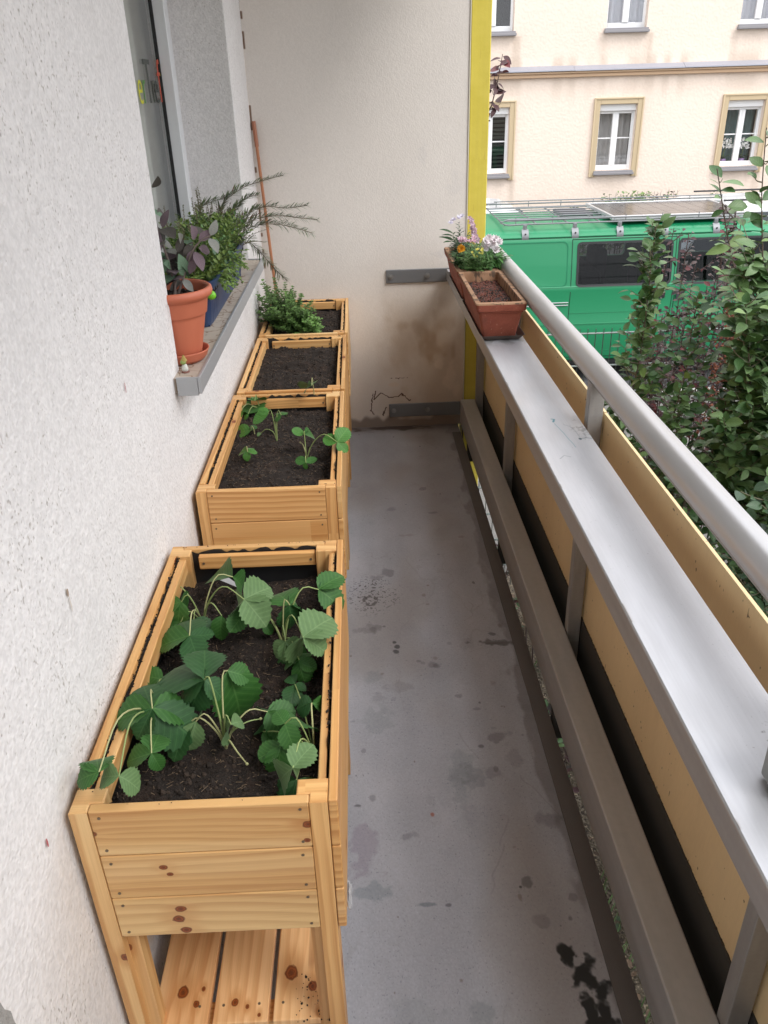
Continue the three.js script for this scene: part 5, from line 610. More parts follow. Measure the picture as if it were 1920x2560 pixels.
// ================================================================ GREEN VAN
{
  const X0 = 0.92, ZC = -10.115, t = thing('van', [X0 + 2.4, GY, ZC], 'bright green panel van with roof rack and solar panel parked at the kerb', 'van');
  const prof = [[0.27, 0.8], [0.3, 0.85], [0.36, 0.868], [0.6, 0.9], [0.74, 0.907], [0.76, 0.9], [1.12, 0.914], [1.16, 0.915], [1.175, 0.907], [1.4, 0.878], [1.64, 0.838], [1.675, 0.832], [1.69, 0.822], [1.705, 0.826], [1.74, 0.79], [1.765, 0.74], [1.785, 0.6], [1.797, 0.35], [1.8, 0]];
  const hwAt = (y) => { for (let i = 0; i < prof.length - 1; i++) if (y <= prof[i + 1][0]) return lerp(prof[i][1], prof[i + 1][1], clamp((y - prof[i][0]) / (prof[i + 1][0] - prof[i][0]), 0, 1)); return 0; };
  const loft = (secs, P0) => { const P = [], I = [], N = P0.length * 2 - 1; secs.forEach(([s, h, w]) => { const f = ([y, hw], sg) => P.push(s - 2.4, y < 0.8 ? y : 0.8 + (y - 0.8) * (h - 0.8) / 1.0, sg * hw * w); for (let i = 0; i < P0.length; i++) f(P0[i], 1); for (let i = P0.length - 2; i >= 0; i--) f(P0[i], -1); }); const S = secs.length; for (let k = 0; k < S - 1; k++) for (let i = 0; i < N; i++) { const a = k * N + i, b = k * N + (i + 1) % N; I.push(a, a + N, b, b, a + N, b + N); } const cap = (k, rev) => { const c = P.length / 3; let y = 0; for (let i = 0; i < N; i++) y += P[(k * N + i) * 3 + 1]; P.push(P[k * N * 3], y / N, 0); for (let i = 0; i < N; i++) { const a = k * N + i, b = k * N + (i + 1) % N; rev ? I.push(c, a, b) : I.push(c, b, a); } }; cap(0, true); cap(S - 1, false); const g = new THREE.BufferGeometry(); g.setAttribute('position', new THREE.Float32BufferAttribute(P, 3)); g.setIndex(I); g.computeVertexNormals(); g.setAttribute('uv', new THREE.BufferAttribute(new Float32Array(P.length / 3 * 2), 2)); return g; };
  // orientation test: flip if normals point inwards
  const outward = (g) => { const p = g.attributes.position, ix = g.index; let vol = 0; const a = new V3(), b = new V3(), c = new V3(); for (let i = 0; i < ix.count; i += 3) { a.fromBufferAttribute(p, ix.getX(i)); b.fromBufferAttribute(p, ix.getX(i + 1)); c.fromBufferAttribute(p, ix.getX(i + 2)); vol += a.dot(b.cross(c)); } if (vol < 0) { for (let i = 0; i < ix.count; i += 3) { const q = ix.getX(i + 1); ix.setX(i + 1, ix.getX(i + 2)); ix.setX(i + 2, q); } g.computeVertexNormals(); } return g; };
  const secs = [[0, 1.62, 0.95], [0.02, 1.7, 0.975], [0.07, 1.76, 0.99], [0.2, 1.79, 1], [0.6, 1.8, 1], [1.6, 1.8, 1], [2.6, 1.8, 1], [3.5, 1.8, 1], [3.75, 1.77, 1], [3.9, 1.7, 0.995], [4.2, 1.44, 0.99], [4.5, 1.17, 0.98], [4.6, 1.1, 0.975], [4.92, 1.0, 0.95], [5.04, 0.93, 0.92], [5.09, 0.85, 0.88]];
  const outer = outward(loft(secs, prof));
  const inP = prof.map(([y, w]) => [y < 0.5 ? 0.5 + y * 0.05 : y - (y > 1.7 ? 0.05 : 0), Math.max(0, w - 0.06)]);
  const inner = outward(loft([[0.12, 1.7, 0.98], [3.6, 1.74, 0.99], [3.85, 1.64, 0.98], [4.4, 1.16, 0.97]], inP));
  const ev = new Evaluator(); ev.useGroups = false;
  const rrect = (x0, x1, y0, y1, r) => { const s = new THREE.Shape(); s.moveTo(x0 + r, y0); s.lineTo(x1 - r, y0); s.quadraticCurveTo(x1, y0, x1, y0 + r); s.lineTo(x1, y1 - r); s.quadraticCurveTo(x1, y1, x1 - r, y1); s.lineTo(x0 + r, y1); s.quadraticCurveTo(x0, y1, x0, y1 - r); s.lineTo(x0, y0 + r); s.quadraticCurveTo(x0, y0, x0 + r, y0); return s; };
  const wx = (x) => x - X0 - 2.4, wy = (y) => y - GY;
  const doorWin = () => { const s = new THREE.Shape(); s.moveTo(wx(3.61), wy(-0.32)); s.lineTo(wx(4.92), wy(-0.32)); s.lineTo(wx(4.66), wy(0.1)); s.quadraticCurveTo(wx(4.62), wy(0.13), wx(4.57), wy(0.13)); s.lineTo(wx(3.65), wy(0.13)); s.quadraticCurveTo(wx(3.6), wy(0.13), wx(3.6), wy(0.08)); s.closePath(); return s; };
  const cut = (s) => { const e = new THREE.ExtrudeGeometry(s, { depth: 2.4, bevelEnabled: false, curveSegments: 5 }); e.translate(0, 0, -1.2); const b = new Brush(mergeVertices(e)); b.updateMatrixWorld(); return b; };
  let A = new Brush(outer); A.updateMatrixWorld(); const Bi = new Brush(inner); Bi.updateMatrixWorld();
  A = ev.evaluate(A, Bi, SUBTRACTION); A = ev.evaluate(A, cut(rrect(wx(2.452), wx(3.515), wy(-0.325), wy(0.13), 0.05)), SUBTRACTION); A = ev.evaluate(A, cut(doorWin()), SUBTRACTION);
  // wheel arches
  for (const s of [0.95, 4.1]) { const c = new THREE.CylinderGeometry(0.37, 0.37, 2.4, 30); c.rotateX(Math.PI / 2); c.translate(s - 2.4, 0.31, 0); const b = new Brush(c); b.updateMatrixWorld(); A = ev.evaluate(A, b, SUBTRACTION); }
  const paint = phys([0.003, 0.2, 0.078], 0.45, { clearcoat: 0.35, clearcoatRoughness: 0.25 }), line = mat([0.006, 0.05, 0.025], 0.8), black = mat([0.015, 0.015, 0.016], 0.5), tint = phys([0.42, 0.44, 0.46], 0.02, { transmission: 1, thickness: 0, ior: 1.3 }), chrome = mat([0.62, 0.62, 0.64], 0.3, { metalness: 0.8 });
  const bodyG = A.geometry.clone(); bodyG.deleteAttribute('normal'); const bw = mergeVertices(bodyG, 1e-4), bn = bw.toNonIndexed(); bn.computeVertexNormals();
  { // smooth normals below 35 degrees
    const p = bn.attributes.position, n = bn.attributes.normal, key = (i) => Math.round(p.getX(i) * 2000) + '_' + Math.round(p.getY(i) * 2000) + '_' + Math.round(p.getZ(i) * 2000), mp = new Map(); for (let i = 0; i < p.count; i++) { const k = key(i); if (!mp.has(k)) mp.set(k, []); mp.get(k).push(i); } const out = new Float32Array(p.count * 3), a = new V3(), b = new V3(), q = new V3();
    for (let i = 0; i < p.count; i++) { a.fromBufferAttribute(n, i); q.set(0, 0, 0); for (const j of mp.get(key(i))) { b.fromBufferAttribute(n, j); if (a.dot(b) > 0.85) q.add(b); } q.normalize(); out.set([q.x, q.y, q.z], i * 3); } bn.setAttribute('normal', new THREE.BufferAttribute(out, 3)); }
  mesh('body', bn, paint, t);
  const lean = (g, off) => { const n = norm(g), p = n.attributes.position; for (let i = 0; i < p.count; i++) p.setZ(i, p.getZ(i) + hwAt(p.getY(i)) + off); n.computeVertexNormals(); return n; };
  const sub = (s, d) => { const e = new THREE.ExtrudeGeometry(s, { depth: d, bevelEnabled: false, curveSegments: 6 }); return e; };
  const ringS = (x0, x1, y0, y1, r, w) => { const s = rrect(x0, x1, y0, y1, r), h = rrect(x0 + w, x1 - w, y0 + w, y1 - w, Math.max(0.004, r - w)); s.holes.push(h); return s; };
  const stripV = (x, y0, y1, w = 0.009) => { const g = new THREE.BoxGeometry(w, y1 - y0, 0.004, 1, 14, 1); g.translate(x, (y0 + y1) / 2, 0); return g; };
  const stripH = (x0, x1, y, w = 0.009) => { const g = new THREE.BoxGeometry(x1 - x0, w, 0.004); g.translate((x0 + x1) / 2, y, 0); return g; };
  // sliding door
  const sd = new THREE.Group(); sd.name = 'sliding_door'; t.add(sd);
  mesh('seam', [lean(stripV(wx(2.385), 0.33, 1.67), 0), lean(stripV(wx(3.56), 0.33, 1.67), 0), lean(stripH(wx(2.385), wx(3.56), 0.33), 0), lean(stripH(wx(2.385), wx(3.56), 1.67), 0)], line, sd);
  mesh('window_frame', lean(sub(ringS(wx(2.441), wx(3.526), wy(-0.338), wy(0.142), 0.055, 0.024), 0.008), -0.001), black, sd);
  const pn = (s) => { const g = norm(sub(s, 0.004)); return lean(g, -0.012); };
  mesh('window_pane', pn(rrect(wx(2.455), wx(3.512), wy(-0.322), wy(0.127), 0.05)), tint, sd);
  mesh('handle', lean(rbx(wx(3.405), wx(3.475), 1.01, 1.09, 0, 0.025, 0.01, 2), 0), black, sd);
  const fd = new THREE.Group(); fd.name = 'front_door'; t.add(fd);
  mesh('seam', [lean(stripV(wx(3.588), 0.5, 1.67), 0), lean(stripH(wx(3.588), wx(4.5), 0.36), 0)], line, fd);
  { const s = doorWin(); const o = sub(s, 0.008); mesh('window_pane', pn(s), tint, fd); mesh('window_frame', lean(sub((() => { const q = new THREE.Shape(); q.moveTo(wx(3.585), wy(-0.345)); q.lineTo(wx(4.96), wy(-0.345)); q.lineTo(wx(4.68), wy(0.115)); q.lineTo(wx(4.58), wy(0.148)); q.lineTo(wx(3.62), wy(0.148)); q.lineTo(wx(3.585), wy(0.11)); q.closePath(); const h = new THREE.Path(); h.moveTo(wx(3.61), wy(-0.322)); h.lineTo(wx(4.915), wy(-0.322)); h.lineTo(wx(4.66), wy(0.1)); h.lineTo(wx(4.57), wy(0.126)); h.lineTo(wx(3.64), wy(0.126)); h.lineTo(wx(3.61), wy(0.1)); h.closePath(); q.holes.push(h); return q; })(), 0.008), -0.001), black, fd); }
  mesh('handle', lean(rbx(wx(3.605), wx(3.685), 0.98, 1.1, 0, 0.03, 0.012, 2), 0), mat([0.05, 0.05, 0.055], 0.45), fd);
  // pressed panel, ribs, gutter and sliding rail
  mesh('pressed_panel', lean(sub(ringS(wx(1.1), wx(2.34), wy(-0.33), wy(0.155), 0.07, 0.012), 0.004), 0), line.clone(), t).material.color.setRGB(0.006, 0.16, 0.07);
  mesh('gutter', [lean(stripH(wx(1.0), wx(4.4), 1.692, 0.008), 0.002)], line, t);
  mesh('rib', [lean(rbx(wx(1.6), wx(3.95), 0.73, 0.745, 0, 0.006, 0.002), 0), lean(rbx(wx(1.6), wx(3.95), 1.162, 1.172, 0, 0.005, 0.002), 0), lean(rbx(wx(2.39), wx(3.55), 0.86, 0.866, 0, 0.003, 0.001), 0), lean(rbx(wx(2.39), wx(3.55), 0.405, 0.413, 0, 0.004, 0.001), 0)], paint, t);
  mesh('door_track', [lean(rbx(wx(1.15), wx(2.37), 0.955, 0.967, 0, 0.012, 0.004), 0), lean(rbx(wx(1.15), wx(2.37), 0.985, 0.997, 0, 0.012, 0.004), 0)], chrome, t);
  mesh('sill', rbx(wx(1.5), wx(4.4), 0.2, 0.268, -0.78, 0.78, 0.02), black, t);
  for (const s of [0.95, 4.1]) for (const z of [-0.79, 0.79]) { const w = new THREE.Group(); w.name = 'wheel'; w.position.set(s - 2.4, 0.31, z); t.add(w); mesh('tyre', new THREE.TorusGeometry(0.235, 0.085, 12, 32), mat([0.02, 0.02, 0.02], 0.85), w); mesh('rim', cyl(0.19, 0.19, 0.12, 24, 0, 0, 0, 'z'), mat([0.45, 0.45, 0.46], 0.4, { metalness: 0.6 }), w); }
  for (const z of [-0.68, 0.68]) mesh('headlight', rbx(2.59, 2.645, 0.66, 0.82, z - 0.14, z + 0.14, 0.02, 2), phys([0.8, 0.82, 0.85], 0.1), t);
  mesh('front_bumper', rbx(2.5, 2.75, 0.34, 0.52, -0.82, 0.82, 0.05, 3), black, t); mesh('rear_bumper', rbx(-2.47, -2.3, 0.36, 0.52, -0.84, 0.84, 0.04, 3), black, t);
  const ws = new THREE.PlaneGeometry(0.74, 1.45); ws.rotateY(Math.PI / 2); ws.rotateX(0); const wp = ws.attributes.position; for (let i = 0; i < wp.count; i++) { const k = (wp.getZ(i) > 0 ? 1 : 0); const y = wp.getY(i); const q = (y + 0.725) / 1.45; wp.setXYZ(i, lerp(4.48, 3.92, q) - 2.4 + 0.02, lerp(1.21, 1.68, q) + 0.005, (k ? 1 : -1) * lerp(0.76, 0.66, q)); } ws.computeVertexNormals(); mesh('windscreen', ws, phys([0.02, 0.02, 0.022], 0.05, { side: THREE.DoubleSide }), t);
  // seats
  const seatM = mat([0.14, 0.145, 0.155], 0.85); for (const [x, z] of [[3.62, 0.42], [3.62, -0.42], [3.05, -0.42]]) mesh('seat', [rbx(wx(x) - 0.1, wx(x) + 0.06, 0.75, 1.38, z - 0.24, z + 0.24, 0.06, 3), rbx(wx(x) - 0.08, wx(x) + 0.03, 1.36, 1.57, z - 0.14, z + 0.14, 0.05, 3), rbx(wx(x), wx(x) + 0.5, 0.6, 0.78, z - 0.24, z + 0.24, 0.05, 3)], seatM, t);
  mesh('partition', bx(wx(2.0), wx(2.02), 0.55, 1.68, -0.76, 0.76), mat([0.04, 0.04, 0.042], 0.9), t); mesh('load', rbx(wx(2.1), wx(2.9), 0.55, 1.2, -0.7, 0.3, 0.03), mat([0.03, 0.03, 0.034], 0.8), t);
  // roof rack (fixed to the van, moves with it)
  const rk = new THREE.Group(); rk.name = 'roof_rack'; t.add(rk); const gal = mat([0.22, 0.225, 0.235], 0.5, { metalness: 0.5 });
  const z1 = 0.76, z2 = -0.62, yA = 1.838, yB = 1.885, xa = wx(1.57), xb = wx(4.6);
  for (const z of [z1, z2]) { mesh('rail', tube([[xb, yA, z], [xa + 0.3, yA, z], [xa + 0.05, yA, z], [xa, (yA + yB) / 2, z], [xa + 0.05, yB, z], [xa + 0.3, yB, z], [xb, yB, z]], 0.009, 60, 8), gal, rk); }
  { const up = []; for (const z of [z1, z2]) { up.push(bar([xa + 0.15, yB + 0.03, z], [xb, yB + 0.03, z], 0.007, 8)); for (let i = 0; i < 8; i++) { const x = xa + 0.18 + i * 0.41; up.push(bar([x, yA, z], [x, yB + 0.03, z], 0.005, 6)); } } mesh('upper_rail', up.slice(9), gal, rk); mesh('stanchions', up.slice(1, 9).map((q) => q), gal, rk); }
  for (let i = 0; i < 9; i++) { const x = xa + 0.06 + i * 0.36; mesh('cross_bar', [bar([x, yA - 0.005, z2], [x, yA - 0.005, z1], 0.008, 8)], gal, rk); }
  for (let i = 0; i < 7; i++) { const z = lerp(z2, z1, (i + 1) / 8); mesh('slat_bar', bar([xa + 0.04, yA + 0.012, z], [wx(2.9), yA + 0.012, z], 0.006, 8), gal, rk); }
  for (const x of [1.854, 2.413, 2.916, 3.421, 4.0]) { const xx = wx(x) + 0.0, s = new THREE.Shape(); s.moveTo(0.825, 1.675); s.quadraticCurveTo(0.842, 1.72, 0.8, 1.77); s.lineTo(0.78, 1.79); s.lineTo(0.772, 1.785); s.quadraticCurveTo(0.83, 1.73, 0.815, 1.68); s.closePath(); const e = new THREE.ExtrudeGeometry(s, { depth: 0.075, bevelEnabled: false }); e.rotateY(-Math.PI / 2); e.translate(xx + 0.037, 0, 0); const c = mesh('clamp', e, gal, rk); mesh('foot', [rbx(xx - 0.022, xx + 0.022, 1.775, 1.836, 0.755, 0.785, 0.005), cyl(0.02, 0.02, 0.04, 10, xx, 1.81, 0.77, 'y')], gal, c); mesh('bolt', cyl(0.009, 0.009, 0.012, 6, xx, 1.742, 0.826, 'z'), black, c); }
  // solar panel, raised vent and their frame on the rack
  const sp = new THREE.Group(); sp.name = 'solar_panel'; t.add(sp); const sx0 = wx(2.85), sx1 = wx(4.4), sz0 = -0.5, sz1 = 0.68, sy = 1.885;
  mesh('frame', [rbx(sx0, sx0 + 0.03, sy - 0.045, sy, sz0, sz1, 0.004), rbx(sx1 - 0.03, sx1, sy - 0.045, sy, sz0, sz1, 0.004), rbx(sx0 + 0.031, sx1 - 0.031, sy - 0.045, sy, sz0, sz0 + 0.03, 0.004), rbx(sx0 + 0.031, sx1 - 0.031, sy - 0.045, sy, sz1 - 0.03, sz1, 0.004)], mat([0.66, 0.67, 0.68], 0.35, { metalness: 0.7 }), sp);
  const cm = phys([0.014, 0.016, 0.026], 0.22, { clearcoat: 0.6, clearcoatRoughness: 0.12 }), cw = (sx1 - sx0 - 0.07) / 9, cd = (sz1 - sz0 - 0.07) / 4; for (let i = 0; i < 9; i++) for (let j = 0; j < 4; j++) mesh('cell', bx(sx0 + 0.037 + i * cw, sx0 + 0.033 + (i + 1) * cw, sy - 0.012, sy - 0.006, sz0 + 0.037 + j * cd, sz0 + 0.033 + (j + 1) * cd), cm, sp); mesh('backing', bx(sx0 + 0.031, sx1 - 0.031, sy - 0.02, sy - 0.0125, sz0 + 0.031, sz1 - 0.031), mat([0.3, 0.3, 0.32], 0.5), sp);
  mesh('roof_vent', rbx(wx(2.42), wx(2.8), 1.79, 1.845, -0.4, 0.1, 0.02, 2), mat([0.05, 0.05, 0.055], 0.5), t);
}
// ================================================================ CARS BEYOND THE VAN
{
  const white = phys([0.74, 0.74, 0.75], 0.3, { clearcoat: 0.7 }), gl = phys([0.03, 0.035, 0.04], 0.04), blk = mat([0.02, 0.02, 0.022], 0.6);
  const car = (x, z, H, L, label, dirn) => {
    const t = thing('parked_car', [x, GY, z], label, 'car', 'white cars parked on the far side of the road'), h = L / 2, s = new THREE.Shape();
    s.moveTo(-h + 0.05, 0.3); s.lineTo(h - 0.1, 0.3); s.quadraticCurveTo(h, 0.45, h - 0.02, 0.7); s.quadraticCurveTo(h - 0.08, 0.85, h - 0.95, 0.98); s.lineTo(h - 1.55, H - 0.08); s.quadraticCurveTo(h - 1.75, H, h - 2.1, H); s.lineTo(-h + 0.65, H - 0.03); s.quadraticCurveTo(-h + 0.35, H - 0.06, -h + 0.22, H - 0.3); s.lineTo(-h + 0.04, 0.92); s.quadraticCurveTo(-h - 0.03, 0.6, -h + 0.05, 0.3);
    const mk = (sh, d, z0, be) => { const e = new THREE.ExtrudeGeometry(sh, { depth: d, bevelEnabled: be > 0, bevelThickness: be, bevelSize: be, bevelOffset: -be, bevelSegments: 4, curveSegments: 10 }); e.translate(0, 0, z0); const p = e.attributes.position; for (let i = 0; i < p.count; i++) { const y = p.getY(i); if (y > 0.95) p.setZ(i, p.getZ(i) * (1 - 0.22 * (y - 0.95) / (H - 0.95))); if (dirn < 0) p.setX(i, -p.getX(i)); } if (dirn < 0) { const n = norm(e), q = n.attributes.position; for (let i = 0; i < q.count; i += 3) for (let c = 0; c < 3; c++) { const tm = q.getComponent(i + 1, c); q.setComponent(i + 1, c, q.getComponent(i + 2, c)); q.setComponent(i + 2, c, tm); } n.computeVertexNormals(); return n; } e.computeVertexNormals(); return e; };
    mesh('body', mk(s, 1.5, -0.75, 0.12), white, t);
    const w = new THREE.Shape(); w.moveTo(-h + 0.3, 1.0); w.lineTo(h - 1.1, 1.0); w.lineTo(h - 1.68, H - 0.13); w.lineTo(-h + 0.55, H - 0.13); w.closePath(); mesh('window', mk(w, 1.768, -0.884, 0), gl, t);
    const q = new THREE.BoxGeometry(0.02, 0.62, 1.24); q.rotateZ(0.83 * dirn); q.translate((h - 1.2) * dirn, (0.98 + H) / 2 - 0.02, 0); mesh('windscreen', q, gl, t); const q2 = new THREE.BoxGeometry(0.02, 0.42, 1.2); q2.rotateZ(-0.42 * dirn); q2.translate((-h + 0.17) * dirn, H - 0.38, 0); mesh('rear_window', q2, gl, t);
    for (const a of [-h + 0.75, h - 0.85]) for (const zz of [-0.72, 0.72]) { const g = new THREE.Group(); g.name = 'wheel'; g.position.set(a * dirn, 0.31, zz); t.add(g); mesh('tyre', new THREE.TorusGeometry(0.23, 0.08, 10, 28), blk, g); mesh('rim', cyl(0.19, 0.19, 0.1, 20, 0, 0, 0, 'z'), mat([0.5, 0.5, 0.52], 0.35, { metalness: 0.7 }), g); }
    mesh('roof_rail', [bar([(-h + 0.8) * dirn, H + 0.03, 0.58], [(h - 2.1) * dirn, H + 0.03, 0.58], 0.014), bar([(-h + 0.8) * dirn, H + 0.03, -0.58], [(h - 2.1) * dirn, H + 0.03, -0.58], 0.014)], blk, t);
  };
  car(0.62, -12.75, 1.68, 4.3, 'white car half hidden behind the yellow pier, beyond the rear of the van', -1); car(6.75, -12.8, 1.62, 4.5, 'white car beyond the front of the green van, behind the tall shoots', 1);
}
// ================================================================ WIRE FENCE
{
  const t = thing('wire_fence', [2.6, GY, -4.9], 'dark green double wire mesh fence between shrubs and pavement', 'fence'), w = mat([0.07, 0.095, 0.085], 0.45, { metalness: 0.3 }), wh = mat([0.2, 0.23, 0.22], 0.4, { metalness: 0.4 });
  const x0 = -1.9, x1 = 4.4, H = 1.84; const vg = new THREE.CylinderGeometry(0.0028, 0.0028, H + 0.03, 6); vg.translate(0, (H + 0.03) / 2, 0); const hg = new THREE.CylinderGeometry(0.004, 0.004, x1 - x0, 6); hg.rotateZ(Math.PI / 2);
  for (let i = 0; i <= 126; i++) mesh('wire', vg, w, t).position.set(x0 + i * 0.05, 0, 0);
  for (let k = 0; k < 9; k++) for (const z of [-0.007, 0.007]) mesh('cross_wire', hg, wh, t).position.set((x0 + x1) / 2, H - k * 0.2075, z);
  for (const x of [-1.95, 0.6, 3.1, 4.42]) mesh('post', rbx(x - 0.02, x + 0.02, 0, H + 0.05, -0.05, -0.01, 0.004), w, t);
}
// ================================================================ SHRUBS
const CAM = new V3(0, 1.728, 0);
const shrubLeaf = [leafGeo(0.58, 0.28, 0.18, 7, 0.95), leafGeo(0.52, 0.18, 0.3, 7, 0.9), leafGeo(0.62, 0.34, 0.08, 7, 1.0)];
const greenTex = (b, v, d) => veinTex(b, v, d, 6);
const shrubM = [leafMat(greenTex([90, 118, 70], [132, 154, 110], [70, 98, 56]), 0.42, 0.14), leafMat(greenTex([108, 136, 88], [148, 168, 126], [86, 114, 70]), 0.42, 0.16), leafMat(greenTex([66, 98, 54], [106, 134, 88], [50, 80, 42]), 0.4, 0.12), leafMat(greenTex([112, 138, 76], [150, 168, 112], [90, 116, 62]), 0.5, 0.2)];
const darkM = [leafMat(greenTex([54, 80, 50], [92, 118, 84], [40, 62, 38]), 0.42, 0.1), leafMat(greenTex([46, 70, 46], [84, 108, 80], [34, 54, 36]), 0.4, 0.1)];
const redM = [leafMat(greenTex([72, 44, 46], [100, 70, 70], [54, 34, 38]), 0.5, 0.1), leafMat(greenTex([88, 74, 72], [120, 104, 100], [66, 54, 56]), 0.5, 0.1), leafMat(greenTex([104, 48, 50], [130, 84, 84], [84, 38, 42]), 0.5, 0.14), leafMat(greenTex([66, 62, 58], [96, 90, 86], [50, 48, 46]), 0.5, 0.08)];
const barkM = mat([0.1, 0.075, 0.055], 0.9), twigM = mat([0.16, 0.14, 0.09], 0.8), redBark = mat([0.09, 0.06, 0.055], 0.9);
// stems: [[points], leaf count, leaf length, spread]; the nearest leaves are parts of their own, the rest one mass
function shrub(name, label, cat, base, stems, mats, seed, opt = {}) {
  const t = thing(name, base, label, cat, opt.group), O = new V3(...base), R = rng(seed), L = [];
  const { own = 220, twigs = true, bark = barkM, geos = shrubLeaf, r0 = 0.009, up = 0.5, weights = [0.45, 0.25, 0.25, 0.05] } = opt;
  const pick = () => { let q = R(), i = 0; while (i < weights.length - 1 && q > weights[i]) { q -= weights[i]; i++; } return i; };
  const tw = [];
  for (const [pts, n0, len0, spread] of stems) {
    const n = Math.round(n0 * (opt.more ?? 1)), len = len0 * (opt.big ?? 1);
    const c = new THREE.CatmullRomCurve3(pts.map((p) => new V3(...p).sub(O))); mesh('branch', taper(c.points, r0, 0.0022, 24, 6), bark, t);
    const q = new V3(), tn = new V3(), t0 = opt.t0 ?? 0.25;
    const node = (p, tg, ph, k, size) => { const s = new V3(Math.cos(ph), 0, Math.sin(ph)), d = s.multiplyScalar(0.8).addScaledVector(tg, up * (0.3 + R())).add(new V3((R() - 0.5) * 0.6, (R() - 0.7) * 1.0, (R() - 0.5) * 0.6)); const z = size * (0.5 + 0.8 * R()); L.push({ m: aim(p.clone().addScaledVector(d.clone().normalize(), 0.006), d, new V3((R() - 0.5) * 1.5, 0.9, 0.4 + (R() - 0.5) * 1.4), new V3(z * (0.85 + 0.3 * R()), z, z)), g: Math.floor(R() * geos.length), k: pick(), d: p.clone().add(O).distanceTo(CAM), s: z }); };
    let i = 0; while (i < n) {
      const u = t0 + (1 - t0) * (i / n); c.getPointAt(Math.min(u, 1), q); c.getTangentAt(Math.min(u, 1), tn); const ph = i * 2.4 + R() * 0.7;
      if (spread > 0.03 && R() < (opt.side ?? 0.85) * (1.2 - u)) { const l = spread * (0.5 + 1.2 * R()) * (1.3 - 0.8 * u), d = new V3(Math.cos(ph), 0.1 + R() * 0.9, Math.sin(ph)).normalize(), e = q.clone().addScaledVector(d, l); e.y += l * 0.12; const m = q.clone().lerp(e, 0.55); m.y -= 0.01; if (twigs) tw.push(taper([q.clone(), m, e], 0.0032, 0.0012, 6, 4)); const cc = new THREE.CatmullRomCurve3([q.clone(), m, e]), nn = Math.max(2, Math.round(l / (len * 0.42))), b = new V3(), bt = new V3(); for (let k = 1; k <= nn; k++) { cc.getPointAt(k / nn, b); cc.getTangentAt(k / nn, bt); node(b, bt, ph + k * 2.2, k, len); i++; } i++; } else { node(q, tn, ph, i, len * (u > 0.9 ? 0.75 : 1)); i++; }
    }
  }
  if (tw.length) mesh('twigs', tw, bark === barkM ? twigM : bark, t);
  L.sort((a, b) => b.s / b.d - a.s / a.d);
  L.slice(0, own).forEach((l) => { const q = mesh('leaf', geos[l.g], mats[l.k], t); q.applyMatrix4(l.m); });
  const rest = L.slice(own); for (let k = 0; k < mats.length; k++) { const ms = rest.filter((l) => l.k === k).map((l) => l.m); if (ms.length) inst('foliage', geos[k % geos.length], mats[k], ms, t); }
  return t;
}
const wig = (R, x, z, top, lean = [0, 0], n = 5) => { const p = []; for (let i = 0; i <= n; i++) { const q = i / n; p.push([x + lean[0] * q * q + (R() - 0.5) * 0.07 * (i ? 1 : 0), lerp(GY, top, q), z + lean[1] * q * q + (R() - 0.5) * 0.07 * (i ? 1 : 0)]); } return p; };
